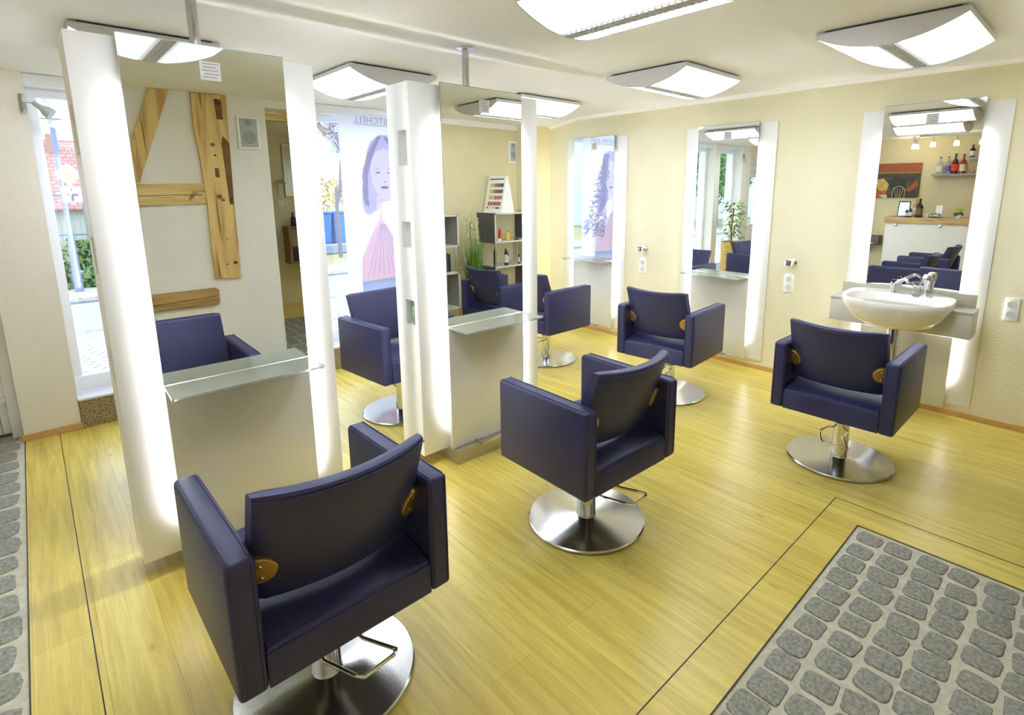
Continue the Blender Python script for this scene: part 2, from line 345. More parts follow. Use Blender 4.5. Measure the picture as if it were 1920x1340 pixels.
# ================================================================= styling chairs
def ring_y(x, yc, z0, z1, th, lean, r=.018, n=3):
    """rounded section of the backrest in the y-z plane at a given x"""
    pts = rrect(-th/2, 0, th/2, z1-z0, r, n); out = []
    for (u, v) in pts: out.append((x, yc + u - lean*v, z0+v+u*.0))
    return out
def make_chair():
    root = empty('styling_chair')
    a = .075
    for s in (-1, 1):
        m = MB(); x0, x1 = (.332, .332-a) if s > 0 else (-.332, -.332+a)
        m.box(x0, -.295, .35, x1, .293, .758, .016, 3)
        o = m.build('armrest', leather, root)
        p = MB()
        for xx in (.332*s-.012*s, (.332-a)*s+.012*s):
            p.tube([(xx, -.29, .366), (xx, -.2955, .372), (xx, -.2955, .742), (xx, -.279, .7585), (xx, .277, .7585), (xx, .2935, .742), (xx, .2935, .366)], .0022, 6)
        p.build('piping', leather, o)
    # seat block with a rounded cushion
    m = MB(); R = []
    prof = [(-.29, .352), (-.29, .455), (-.283, .472), (-.262, .482), (-.22, .492), (-.1, .512), (.05, .522), (.2, .522), (.262, .512), (.285, .49), (.29, .46), (.29, .352)]
    for x, dz, dy in ((-.256, -.012, .004), (-.25, -.004, 0), (-.15, .004, 0), (0, .006, 0), (.15, .004, 0), (.25, -.004, 0), (.256, -.012, .004)):
        R.append([(x, y*(1-dy), z+(dz if z > .4 else 0)) for y, z in prof])
    m.loft(R); st = m.build('seat', leather, root)
    MB().tube([(-.255, -.291, .456), (-.255, -.291, .4560), (0, -.292, .460), (.255, -.291, .456)], .0022, 6).build('piping', leather, st)
    # backrest: curved in plan, leaning
    m = MB(); R = []
    for i in range(15):
        u = -1+2*i/14; x = .252*u; yc = -.148-.055*(1-u*u); zz = -.012*(1-u*u)
        th = .058 if abs(u) < .999 else .05
        R.append(ring_y(x, yc+.0125, .530+.012*(abs(u) > .999), .918+zz-.006*(abs(u) > .999), th, .355))
    m.loft(R); bk = m.build('backrest', leather, root)
    p = MB()
    for t in (-1, 1):
        P = []
        for i in range(15):
            u = -1+2*i/14; P.append((.25*u, -.148-.055*(1-u*u)+t*.0285-.355*.335, .565+.335-.012*(1-u*u)))
        p.tube(P, .0022, 6)
    p.build('piping', leather, bk)
    for s in (-1, 1):
        m = MB()
        Mx = Matrix.Translation((s*.238, -.2215, .662)) @ Euler((math.radians(19.5), 0, s*math.radians(20))).to_matrix().to_4x4()
        n = 28
        rings = [[tuple(Mx @ Vector((r*math.cos(2*PI*k/n), y, r*math.sin(2*PI*k/n)))) for k in range(n)] for r, y in ((.05, .012), (.05, -.003), (.047, -.006))]
        m.loft(rings); pl = m.build('hinge_plate', brass, root); pl['label'] = 'round brass hinge plate'
        for dz in (-.024, .024):
            MB().loft([[tuple(Mx @ Vector((-s*.006+r*math.cos(2*PI*k/10), y, dz+r*math.sin(2*PI*k/10)))) for k in range(10)] for r, y in ((.006, 0), (.006, -.0085), (.003, -.010))]).build('screw', chrome, pl)
    MB().lathe((0, 0, 0), [(.29, .001), (.299, .006), (.299, .013), (.293, .018), (.06, .026), (.05, .028)], 72).build('base_plate', steel, root)
    MB().lathe((0, 0, 0), [(.052, .025), (.048, .036), (.047, .25), (.034, .252), (.034, .335)], 32).build('pump_column', chrome, root)
    MB().box(-.13, -.13, .330, .13, .13, .352, .004).build('seat_bracket', black, root)
    pts = [(-.042, 0, .2), (-.06, -.05, .215), (-.068, -.17, .222), (-.018, -.285, .215), (.0, -.302, .213), (.105, -.293, .213), (.121, -.28, .214), (.06, -.17, .222), (.05, -.05, .215), (.042, 0, .2)]
    P = []
    for i in range(len(pts)-1):
        for k in range(3): P.append(tuple(Vector(pts[i]).lerp(Vector(pts[i+1]), k/3)))
    P.append(pts[-1]); MB().tube(P, .0065, 10).build('pump_pedal', chrome, root)
    return root
chair_spots = [
 (.57, 1.681, 0.7, 'black-blue leather salon chair nearest the camera, in front of the left freestanding mirror'),
 (1.924, 1.667, -1.3, 'dark navy leather salon chair facing the second freestanding mirror, seen from behind its left armrest'),
 (3.542, .987, -89.9, 'navy leather salon chair standing in front of the washbasin'),
 (3.753, 2.367, -84.6, 'violet-blue leather salon chair facing the middle wall mirror, above the second dark chair'),
 (3.665, 3.736, -89.4, 'violet-blue leather salon chair half hidden behind the second freestanding mirror, facing the farthest wall mirror'),
 (1.949, 3.579, 185.2, 'bright blue leather salon chair between the two freestanding mirrors, turned towards the camera'),
 (.60, 3.60, 181, 'leather salon chair hidden behind the left freestanding mirror, by the narrow window')]
proto = make_chair()
for i, (x, y, a, lb) in enumerate(chair_spots):
    o = proto if i == 0 else copy_tree(proto)
    o.location = (x, y, 0); o.rotation_euler = (0, 0, math.radians(a)); tag(o, lb, 'chair', 'navy leather styling chairs')

# ================================================================= mirror stations
def sticker(root, x, z, y=0):
    s = MB().box(x-.038, y-.002, z-.037, x+.038, y, z+.037, .0008).build('sticker', mat('grey sticker', (206, 204, 198), .5), root)
    t = MB()
    for k, (a, b) in enumerate(((-.03, .03), (-.026, .022), (-.03, .028), (-.022, .03), (-.028, .02))):
        t.box(x+a, y-.0028, z+.026-k*.013, x+b, y-.0018, z+.030-k*.013)
    t.build('print', mat('grey print', (150, 148, 144), .6), s)
def station_side(root, R, gap, ext, shelf=True, z0=.07, zt=2.256, zm=.876, foot=True, lower=(.09, .866)):
    """one mirror face in local coordinates, facing -y, turned by R"""
    def B(name, mb, m, sm=True, par=None):
        o = mb.build(name, m, par or root, sm)
        o.matrix_local = R if par is None else Matrix.Identity(4)
        return o
    fr_ = B('mirror', MB().box(-.297, 0, zm, .297, .005, zt), mirror, False)
    B('mirror_edge', MB().box(-.2985, .001, zm, .2985, .012, zt+.0015).box(-.2985, -.0004, zt-.002, .2985, .006, zt+.0015), mat('mirror edge', (150, 160, 152), .3, .2), False, fr_)
    sticker_root = fr_
    sticker(sticker_root, .006, 2.158)
    B('lower_panel', MB().box(-.298, 0, lower[0], .298, .016, lower[1], .001), satin, True)
    if shelf:
        B('shelf', MB().prism([(-.304, -.19), (-.298, -.198), (.292, -.198), (.304, -.186), (.300, 0), (-.298, 0)], 'z', .864, .874), shelfg)
        B('shelf_bracket', MB().box(-.25, -.02, .852, -.21, .004, .864, .002).box(.21, -.02, .852, .25, .004, .864, .002), steel)
    for s in (-1, 1):
        B('light_panel', MB().box(s*.285, gap, z0+.02, s*ext, gap+.010, 2.25, .002), acryl)
        B('light_tube', MB().cyl((s*.276, .022, .26), .009, 1.78, 12), tubem)
    if foot:
        B('foot_rest', MB().box(-.15, -.115, .112, .15, -.085, .128, .003).tube([(-.12, -.10, .114), (-.12, -.06, .10), (-.12, 0, .10)], .006).tube([(.12, -.10, .114), (.12, -.06, .10), (.12, 0, .10)], .006), steel)
def island(cx, label, ex):
    root = empty('mirror_station', (cx, 2.785, 0), 0, label, 'mirror', 'freestanding mirror stations')
    for k in (0, 1):
        R = Matrix.Rotation(PI*k, 4, 'Z') @ Matrix.Translation((0, -.165, 0))
        station_side(root, R, .045, ex)
    # hollow body with three niches in its left side
    b = MB(); y0, y1 = -.109, .109
    nich = [(.896, 1.045), (1.35, 1.50), (1.81, 2.0)]
    b.box(-ex+.085, y0, .09, ex, y1, 2.25)
    b.box(-ex, .01, .09, -ex+.085, y1, 2.25).box(-ex, y0, .09, -ex+.085, -.085, 2.25)
    zz = .09
    for a, c in nich: b.box(-ex, -.085, zz, -ex+.085, .01, a); zz = c
    b.box(-ex, -.085, zz, -ex+.085, .01, 2.25)
    b.build('body', mat('white lacquer', (238, 238, 236), .4), root, False)
    MB().box(-.294, -.211, 0, .294, .211, .088, .002).build('plinth', mat('brushed plinth', (186, 180, 160), .3, .7), root, False)
    zc = HC
    MB().cyl((0, 0, 2.25), .021, zc-2.25-.0, 24).build('ceiling_pole', steel, root)
    MB().lathe((0, 0, zc-.012), [(.045, .002), (.05, .006), (.05, .012)], 28).build('pole_flange', chrome, root)
    return root
island(.630, 'tall freestanding mirror station nearest the camera, behind the closest dark chair', .447)
island(2.053, 'tall freestanding mirror station in the middle with a green bottle in its side niche', .474)
M3T, M4T = -.2, -1.0
def wall_station(yc, label, group='wall mirror stations', turn=0, **k):
    root = empty('wall_mirror_station', (W, yc, 0), -PI/2, label, 'mirror', group)
    root.rotation_euler.z += math.radians(turn)
    station_side(root, Matrix.Identity(4), .038, .446, **k)
    return root
wall_station(4.145, 'narrow wall mirror farthest along the cream wall, reflecting a curly-haired poster figure', zt=2.262, turn=M3T)
wall_station(2.535, 'wall mirror on the cream wall between the two chrome holders, with a glass shelf', zt=2.256, turn=M4T)
ws = wall_station(.985, 'wide lit wall mirror above the white washbasin, with a grey panel below', shelf=False, zm=.925, zt=2.275, foot=True, lower=(.07, .60))

# ================================================================= washbasin corner
cab = empty('vanity_counter', (W, 1.01, 0), -PI/2, 'pale grey wall counter box carrying the white washbasin', 'counter')
MB().box(-.447, -.215, .648, .447, 0, .822, .002).build('counter_box', lightgrey, cab)
MB().box(-.449, -.219, .822, .449, 0, .838, .002).build('counter_top', mat('counter top grey', (190, 188, 176), .3), cab)
MB().box(-.43, -.014, .838, .43, 0, .932, .002).build('splashback', mat('splashback', (186, 182, 164), .4), cab)
bas = empty('washbasin', (W, 1.01, 0), -PI/2, 'white porcelain washbasin with rounded bowl on the grey counter', 'washbasin')
def basin():
    m = MB(); n = 48
    # outline: straight back at y=-.02, D-shaped front reaching y=-.49
    def outline(sx, sy, yo=-.255):
        P = []
        for i in range(n):
            a = 2*PI*i/n; c_, s_ = math.cos(a), math.sin(a)
            e = .55 if s_ > 0 else .86
            x = sx*math.copysign(abs(c_)**(e if s_ > 0 else .9), c_); y = yo+sy*math.copysign(abs(s_)**e, s_)
            P.append((x, y))
        return P
    def ring(sx, sy, z, yo=-.255, tilt=.06): return [(x, y, z+tilt*(y+.25)) for x, y in outline(sx, sy, yo)]
    R = [ring(.10, .07, .66, -.20), ring(.17, .12, .672, -.21), ring(.25, .175, .712, -.235), ring(.295, .212, .765, -.25), ring(.340, .245, .845, -.262), ring(.347, .250, .882, -.262),
         ring(.343, .247, .894, -.262), ring(.330, .238, .894, -.264), ring(.308, .172, .888, -.295), ring(.29, .16, .862, -.293), ring(.23, .125, .785, -.28), ring(.12, .07, .758, -.27), ring(.03, .02, .754, -.265)]
    m.loft(R); m.build('bowl', porcel, bas)
    MB().cyl((0, -.265, .7535), .022, .005, 20).build('drain', chrome, bas)
    MB().cyl((0, -.118, .825), .008, .01, 14, 'y').build('overflow_hole', black, bas)
basin()
MB().cyl((0, -.2, 0), .045, .665, 28).build('waste_column', chrome, bas)
fau = empty('basin_faucet', (W-.085, 1.075, .894), 0, 'chrome lever faucet with a curved spout on the basin rim', 'faucet')
MB().lathe((0, 0, 0), [(.026, 0), (.026, .006), (.018, .012), (.017, .055), (.02, .06), (.02, .078), (.012, .084)], 20).build('valve_body', chrome, fau)
MB().tube([(0, -.012, .07), (-.02, -.03, .088), (-.05, -.065, .112), (-.062, -.085, .12), (-.085, -.105, .112), (-.095, -.11, .10)], .01, 12, rs=[.014, .013, .012, .011, .010, .009]).build('spout', chrome, fau)
MB().box(-.016, -.012, .086, .016, .014, .104, .004).build('lever', black, fau)
shw = empty('hand_shower', (W-.075, .868, .894), 0, 'chrome hand shower standing at the right end of the basin rim', 'shower head')
MB().lathe((0, 0, 0), [(.02, 0), (.02, .008), (.013, .014), (.012, .06)], 18).build('holder', chrome, shw)
MB().lathe((0, 0, 0), [(.014, .05), (.018, .08), (.031, .115), (.034, .14), (.026, .158), (.01, .162)], 20).build('shower_head', chrome, shw)
gla = MB().lathe((W-.12, .918, .894), [(.024, 0), (.026, .003), (.024, .05), (.026, .085), (.034, .108), (.0325, .108), (.0245, .085), (.0225, .05), (.0235, .008), (.001, .006)], 24).build('drinking_glass', clearg)
tag(gla, 'small clear tumbler with a flared rim on the basin edge', 'glass')

# sockets and dryer holders on the cream wall
def socket(loc, rz, label, h=2):
    root = empty('wall_socket', loc, rz, label, 'socket', 'double wall sockets' if h == 2 else None)
    MB().box(-.04, -.012, -.04*h, .04, 0, .04*h, .004).build('cover', white, root)
    for k in range(h):
        z = (k-(h-1)/2)*.071
        MB().lathe((0, -.0125, z), [(.026, 0), (.024, -.001), (.022, .008), (.001, .009)], 24, 'y').build('outlet', mat('socket recess', (214, 214, 208), .5), root)
        MB().cyl((-.009, -.006, z), .0025, .001, 8, 'y').cyl((.009, -.006, z), .0025, .001, 8, 'y').build('contact', black, root)
    return root
socket((WW, 3.457, .858), -PI/2, 'white double socket beside the farthest wall mirror')
socket((WW, 1.895, .852), -PI/2, 'white double socket between the middle wall mirror and the washbasin')
socket((WW, .396, .850), -PI/2, 'white double socket at the right edge of the cream wall, past the washbasin')
def dryer_holder(y, z, label):
    root = empty('dryer_holder', (WW, y, z), -PI/2, label, 'holder', 'chrome dryer holders')
    MB().lathe((0, 0, 0), [(.036, 0), (.036, -.006), (.028, -.012), (.012, -.016), (.012, -.05)], 24, 'y').build('wall_rosette', chrome, root)
    n = 28; R = []
    for r, z_ in ((.036, -.02), (.036, .02), (.031, .02), (.031, -.02), (.036, -.02)):
        R.append([(r*math.cos(2*PI*k/n), -.085+r*math.sin(2*PI*k/n), z_) for k in range(n)])
    MB().loft(R, cap=False).build('ring', chrome, root)
dryer_holder(3.44, 1.045, 'chrome ring holder on the wall beside the farthest wall mirror')
dryer_holder(1.875, 1.040, 'chrome ring holder on the wall between the middle wall mirror and the basin')
# green bottle in the niche
gb = empty('glass_bottle', (1.615, 2.745, .896), PI/2, 'small green glass bottle in the side niche of the middle mirror station', 'bottle')
MB().loft([[(x, y, z) for x, y in rrect(-a, -.017, a, .017, .012)] for a, z in ((.022, 0), (.026, .006), (.026, .09), (.02, .108), (.008, .114))]).build('bottle_body', mat('green glass', (96, 178, 52), .12, trans=.5), gb)
MB().cyl((0, 0, .114), .008, .022, 14).build('cap', mat('silver cap', (200, 200, 200), .3, 1), gb)

# ================================================================= ceiling lamps
def lamp(x, y, rz, label, L=.77, Wd=.66):
    """curved over local x (width), strip runs along local y; hangs below the ceiling"""
    zc = HC
    root = empty('ceiling_lamp', (x, y, zc), rz, label, 'ceiling lamp', 'curved ceiling lamps')
    hw, hl = Wd/2, L/2
    MB().box(-hw+.035, -hl+.02, -.013, hw-.035, hl-.02, 0).build('backplate', darkgap, root)
    MB().box(-hw, -hl, -.022, hw, hl, -.012, .002).build('housing', lampgrey, root)
    def zz(u): return -.036-.085*(1-u*u)
    def shell(u0, u1, y0, y1, off=0, n=12):
        top = [(hw*(u0+(u1-u0)*i/n), -.022) for i in range(n+1)]; bot = [(hw*(u0+(u1-u0)*i/n), zz(u0+(u1-u0)*i/n)+off) for i in range(n+1)]
        m = MB(); m.prism(bot+top[::-1], 'y', y0, y1); return m
    for s in (-1, 1):
        shell(-1, 1, s*(hl-.012), s*hl, -.003, 28).build('end_cap', lampgrey, root)
        m = MB(); m.box(s*hw, -hl, -.038, s*(hw+.004), hl, -.012).build('edge_trim', lampgrey, root)
    shell(-1, -.2, -hl+.012, hl-.012).build('diffuser', diffm, root)
    shell(.2, 1, -hl+.012, hl-.012).build('diffuser', diffm, root)
    m = shell(-.2, .2, -hl+.012, hl-.012, .010, 4); lo = m.build('louvre', louvm, root)
    m = MB()
    for i in range(24):
        yy = -hl+.03+(L-.06)*i/23; m.box(-.062, yy-.002, -.1215, .062, yy+.002, -.108)
    for xx in (-.03, 0, .03): m.box(xx-.002, -hl+.014, -.1215, xx+.002, hl-.014, -.108)
    m.build('louvre_grid', mat('louvre white', (206, 206, 204), .4), lo)
    return root
lamp(3.67, .91, PI/2, 'curved ceiling lamp above the washbasin side, nearest the right edge')
lamp(3.69, 2.39, PI/2, 'curved ceiling lamp in front of the middle wall mirror')
lamp(3.67, 3.99, PI/2, 'curved ceiling lamp beside the farthest wall mirror, partly behind the middle mirror station')
lamp(2.015, 3.93, 0, 'curved ceiling lamp between the two freestanding stations on the window side')
lamp(.61, 4.0, 0, 'curved ceiling lamp behind the top of the left freestanding station')
lamp(2.01, 1.52, 0, 'curved ceiling lamp cut by the top edge of the picture')
lamp(.62, 1.82, 0, 'curved ceiling lamp reflected at the top of the left freestanding mirror')

lamp(4.2, -1.7, 0, 'unseen curved ceiling lamp added to light the next room, behind the rear wall')  # extra lamp, added out of view so that the next room is lit
# spot lamps on the window heads
def spot(x, label, tx):
    root = empty('clamp_spot', (x, V+.0, 2.24), 0, label, 'spotlight', 'clamp spots at the windows')
    MB().box(-.012, -.02, -.04, .012, .03, .055, .003).cyl((0, -.02, -.055), .012, .02, 14).build('clamp', mat('dull metal', (150, 150, 148), .4, .6), root)
    MB().tube([(0, -.02, 0), (.05*tx, -.07, .0)], .004, 8).build('arm', chrome, root)
    d_ = Vector((.7*tx, -.25, -.62)).normalized(); p = Vector((.05*tx, -.07, .0)); u = d_.cross(Vector((0, 0, 1))).normalized(); v = d_.cross(u)
    MB().loft([[tuple(p+d_*t+r*(math.cos(2*PI*k/20)*u+math.sin(2*PI*k/20)*v)) for k in range(20)] for t, r in ((0, .014), (.05, .02), (.08, .034), (.11, .036))]).build('reflector', mat('spot grey', (190, 190, 186), .4, .3), root)
spot(.085, 'small grey clamp spot at the top of the narrow window', 1)
spot(1.90, 'small grey clamp spot at the top of the wide window beside the poster', 1)

# ================================================================= posters in the wide window
banner = bpy.data.materials.new('banner cloth'); banner.use_nodes = True
def mkb(m, col, tr=.45):
    nt = m.node_tree; nt.nodes.remove(nt.nodes['Principled BSDF']); o = nt.nodes['Material Output']
    a = N(m, 'ShaderNodeBsdfDiffuse'); a.inputs[0].default_value = (*lin(col), 1); b = N(m, 'ShaderNodeBsdfTranslucent'); b.inputs[0].default_value = (*lin(col), 1)
    x = N(m, 'ShaderNodeMixShader'); x.inputs[0].default_value = tr; LK(m, a.outputs[0], x.inputs[1]); LK(m, b.outputs[0], x.inputs[2]); LK(m, x.outputs[0], o.inputs[0])
mkb(banner, (246, 248, 255), .6)
def bm_(name, col, t=.4):
    if name not in MATS:
        m = bpy.data.materials.new(name); m.use_nodes = True; mkb(m, col, t); MATS[name] = m
    return MATS[name]
def poster(xl, xr, kind, label):
    """banner hanging in the window; printed to be read from the street, so mirrored from inside"""
    yb = V+.03; zb, zt = .30, 2.385
    root = empty('poster_banner', ((xl+xr)/2, yb, zb), 0, label, 'poster', 'printed banners in the wide window')
    hw = (xr-xl)/2
    MB().box(-hw, 0, 0, hw, .003, zt-zb).build('banner_sheet', banner, root, False)
    # all prints lie 1 to 4 mm in front of the sheet, in local x and z
    def flat(name, poly, y, m, lab=None):
        o = MB().prism([T(*p) for p in poly], 'y', -y, -y+.0006).build(name, m, root, False)
        if lab: o['label'] = lab
        return o
    cx, hz = (-.03 if kind == 'wave' else -.13), 1.55
    def T(x, z): return (cx+(x-cx)*1.45, (z-1.335)*1.15+1.30)
    skin = bm_('print skin', (252, 250, 255), .6); hair = bm_('print hair', (226, 224, 246), .6); dark = bm_('print line', (184, 184, 224), .5); pink = bm_('print pink', (254, 240, 250), .6); blue = bm_('print denim', (214, 226, 246), .6)
    def el(cx_, cz, rx, rz, n=28, a0=0, a1=2*PI): return [(cx_+rx*math.cos(a0+(a1-a0)*i/n), cz+rz*math.sin(a0+(a1-a0)*i/n)) for i in range(n)]
    flat('printed_hair', [(cx-.115, 1.20), (cx-.15, 1.22), (cx-.17, 1.30), (cx-.15, 1.40), (cx-.135, 1.55), (cx-.12, 1.70), (cx-.085, 1.80), (cx-.02, 1.86), (cx+.06, 1.86), (cx+.12, 1.80), (cx+.15, 1.70), (cx+.15, 1.45), (cx+.17, 1.30), (cx+.11, 1.22), (cx+.03, 1.32), (cx-.02, 1.3), (cx-.05, 1.25)], .001, hair)
    flat('printed_shoulders', [(cx-.06, 1.36), (cx-.07, 1.25), (cx-.14, 1.19), (cx-.24, 1.14), (cx-.27, 1.0), (cx-.25, .78), (cx-.2, .62), (cx+.24, .62), (cx+.26, .8), (cx+.28, 1.0), (cx+.25, 1.14), (cx+.12, 1.2), (cx+.06, 1.25), (cx+.06, 1.36)], .0018, skin)
    face = [(cx+x_, hz+z_) for x_, z_ in ((-.088, .10), (-.098, .02), (-.09, -.08), (-.06, -.17), (-.02, -.215), (.02, -.215), (.06, -.17), (.09, -.08), (.096, .02), (.085, .12), (.05, .18), (0, .20), (-.05, .175))]
    flat('printed_face', face, .0026, skin)
    f = MB()
    for s in (-1, 1):
        f.prism([T(*p) for p in el(cx+s*.042, hz+.0, .017, .007, 14)], 'y', -.0034, -.003)
        f.prism([T(*p) for p in [(cx+s*.018, hz+.028), (cx+s*.045, hz+.036), (cx+s*.068, hz+.026), (cx+s*.045, hz+.031)]], 'y', -.0034, -.003)
    f.prism([T(*p) for p in [(cx-.012, hz-.075), (cx, hz-.08), (cx+.012, hz-.075), (cx+.004, hz-.07)]], 'y', -.0034, -.003)
    f.prism([T(*p) for p in [(cx-.032, hz-.118), (cx-.012, hz-.11), (cx, hz-.114), (cx+.012, hz-.11), (cx+.032, hz-.118), (cx+.012, hz-.132), (cx-.012, hz-.132)]], 'y', -.0034, -.003)
    f.build('printed_features', dark, root, False)
    flat('printed_top', [(cx-.05, 1.16), (cx-.045, 1.18), (cx-.035, 1.30), (cx-.03, 1.16), (cx+.08, .95), (cx+.17, 1.08), (cx+.2, 1.0), (cx+.22, .66), (cx-.2, .64), (cx-.19, .84), (cx-.12, 1.02)], .0026, pink)
    g = MB()
    for k in range(9):
        x1 = cx-.16+.04*k
        g.prism([T(cx-.045+.004*k, 1.12), T(cx-.042+.004*k, 1.12), T(x1+.004, .68), T(x1, .68)], 'y', -.0036, -.0032)
    g.build('printed_folds', hair, root, False)
    flat('printed_belt', [(cx-.2, .64), (cx+.22, .66), (cx+.22, .52), (cx-.2, .52)], .0034, blue)
    g = MB(); rnd = random.Random(5 if kind == 'wave' else 9)
    if kind == 'curl':
        for k in range(150):
            t = rnd.random(); zc = 1.82-t*.95; xc = cx+.07+.24*t*rnd.uniform(.0, 1.3)*(1 if t > .15 else .5)+rnd.uniform(-.02, .03); r = rnd.uniform(.018, .036)
            P = [(xc+r*math.cos(a)*.9+.004*a, -.0045-.0004*(k % 4), zc+r*math.sin(a)-.006*a) for a in [i*.55 for i in range(11)]]
            g.tube([(T(a, c)[0], b_, T(a, c)[1]) for a, b_, c in P], .006, 4)
    else:
        for k in range(46):
            t = k/45; x0_ = cx-.06-.06*math.sin(t*3); P = []
            s0 = -1 if k % 3 else 1
            for i in range(9):
                q = i/8; P.append((cx+s0*(.02+.11*math.sin(min(q*2.2, 1.5))+.012*math.sin(q*9+k)+.02*t), -.0042-.0003*(k % 4), 1.85-.03*t-q*(.58-.1*t)))
            g.tube([(T(a, c)[0], b_, T(a, c)[1]) for a, b_, c in P], .0034, 4)
    g.build('printed_locks', bm_('print curl', (216, 214, 242), .5), root, False)
    # lettering
    fc = bpy.data.curves.new('brand_text', 'FONT'); fc.body = 'PAUL MITCHELL'; fc.size = .086; fc.align_x = 'CENTER'; fc.extrude = .0004; fc.offset = -.0018; fc.space_character = 1.0
    fo = bpy.data.objects.new('brand_text', fc); C.objects.link(fo); 
    fo.location = (0, -.004, zt-zb-.088); fo.rotation_euler = (PI/2, 0, PI); 
    dg = bpy.context.evaluated_depsgraph_get(); tm_ = bpy.data.meshes.new_from_object(fo.evaluated_get(dg)); bpy.data.objects.remove(fo)
    fm = bpy.data.objects.new('brand_text', tm_); C.objects.link(fm); fm.parent = root; fm.location = (0, -.004, zt-zb-.088); fm.rotation_euler = (PI/2, 0, PI)
    tm_.materials.clear(); tm_.materials.append(bm_('print letter', (150, 152, 184), .2))
    MB().box(-.31, -.0032, zt-zb-.102, .31, -.0024, zt-zb-.098).build('text_rule', MATS['print letter'], root, False)
    return root
poster(2.185, 3.10, 'wave', 'pale window banner with a wavy-haired woman in a pink top, seen between the freestanding mirrors')
poster(3.21, 4.14, 'curl', 'pale window banner with a curly-haired woman, seen in the farthest wall mirror')

# ================================================================= potted plant by the narrow window
def leafy(root, n, cx, cy_, z0, z1, r, m, seed=1, lw=.028, ll=.09):
    rnd = random.Random(seed); g = MB()
    for k in range(n):
        a = rnd.uniform(0, 2*PI); q = rnd.random()**.6*r; z = rnd.uniform(z0, z1); p = Vector((cx+q*math.cos(a), cy_+q*math.sin(a), z))
        d_ = Vector((math.cos(a), math.sin(a), rnd.uniform(-.7, .3))).normalized(); u = d_.cross(Vector((0, 0, 1))).normalized(); nn = u.cross(d_)
        l = ll*rnd.uniform(.7, 1.25); w_ = lw*rnd.uniform(.7, 1.2)
        g._add([p, p+d_*l*.45+u*w_-nn*.004, p+d_*l-nn*.02, p+d_*l*.45-u*w_-nn*.004, p+d_*l*.45+nn*.006], [(0, 1, 4), (1, 2, 4), (2, 3, 4), (3, 0, 4)])
    return g.build('foliage', m, root)
leafm = noisy(mat('leaf green', (120, 160, 50), .5), (70, 120, 40), 12, 2, .8)
pp = empty('potted_plant', (.95, 4.55, 0), 0, 'leafy green plant in a woven yellow pot, seen in the middle wall mirror', 'plant')
MB().lathe((0, 0, 0), [(.12, 0), (.15, .02), (.165, .5), (.17, .80), (.155, .80), (.15, .74)], 32).build('pot', noisy(mat('woven straw', (222, 190, 104), .7), (170, 130, 60), 45, 2, .9, (1, 1, 1), .6, 60), pp)
MB().cyl((0, 0, .72), .15, .03, 24).build('soil', mat('potting soil', (60, 46, 34), .9), pp)
MB().tube([(0, 0, .74), (.01, .01, 1.0), (-.01, .0, 1.35)], .012, 8).tube([(.01, 0, .95), (.08, .03, 1.15)], .008, 8).tube([(0, 0, .9), (-.08, -.03, 1.1)], .008, 8).build('stem', mat('plant stem', (120, 96, 60), .8), pp)
leafy(pp, 130, 0, 0, .86, 1.5, .17, leafm, 3)
# ================================================================= rear wall seen in the mirrors
def beam(name, poly, depth, m, label, yb=-.3):
    xc = sum(p[0] for p in poly)/len(poly); zc = min(p[1] for p in poly)
    b = MB().prism([(x-xc, z-zc) for x, z in poly], 'y', 0, depth).build(name, m, None, False); b.location = (xc, yb, zc)
    return tag(b, label, 'timber beam')
pz = HC-.005
pb = beam('timber_post', [(1.195, .90), (1.406, .885), (1.412, 1.6), (1.43, 2.2), (1.436, pz), (1.168, pz), (1.162, 2.2), (1.185, 1.95), (1.198, 1.55), (1.192, 1.2)], .035, beamv, 'thick upright old timber post with dark mortises, in the left freestanding mirror')
def bit(poly, m=beamd, y0=.03, y1=.0365): MB().prism([(x-pb.location.x, z-pb.location.z) for x, z in poly], 'y', y0, y1).build('mortise', m, pb, False)
bit([(1.345, 2.30), (1.395, 2.30), (1.395, 2.47), (1.335, 2.47)]); bit([(1.375, 1.56), (1.41, 1.56), (1.425, 2.1), (1.375, 2.16), (1.36, 2.1)]); bit([(1.285, 1.80), (1.318, 1.80), (1.318, 1.88), (1.285, 1.88)])
for px_, pz_, r in ((1.29, 2.08, .018), (1.30, 1.99, .011), (1.30, 1.63, .022), (1.325, 1.60, .014), (1.325, 1.25, .007), (1.3, 1.02, .008), (1.37, 1.03, .018)):
    bit([(px_+r*math.cos(a*PI/6), pz_+r*.9*math.sin(a*PI/6)) for a in range(12)], y1=.0362)
beam('timber_brace', [(.577, 1.752), (.728, 1.752), (1.01, pz), (.875, pz)], .03, beamv, 'slanting old timber brace running up to the ceiling, in the left freestanding mirror')
b1 = beam('timber_rail', [(.3, 1.552), (1.190, 1.57), (1.196, 1.746), (.3, 1.73)], .028, beamh, 'level old timber rail with a long crack at half height of the beamed wall')
MB().prism([(-.4, .082), (0, .088), (.2, .094), (.42, .092), (.42, .099), (.2, .1), (0, .094), (-.4, .089)], 'y', .0275, .0286).build('crack', beamd, b1, False)
b2 = beam('timber_rail', [(.3, .658), (1.19, .655), (1.208, .68), (1.212, .79), (1.19, .812), (.3, .81)], .028, timber('old timber greyish', (184, 150, 92), (120, 92, 58), (.1, 1, 1.3)), 'short worn timber rail low on the beamed wall, above the reflected chair')
MB().prism([(-.4, .05), (.1, .07), (.29, .08), (.29, .087), (.1, .078), (-.4, .058)], 'y', .0275, .0286).build('crack', beamd, b2, False)
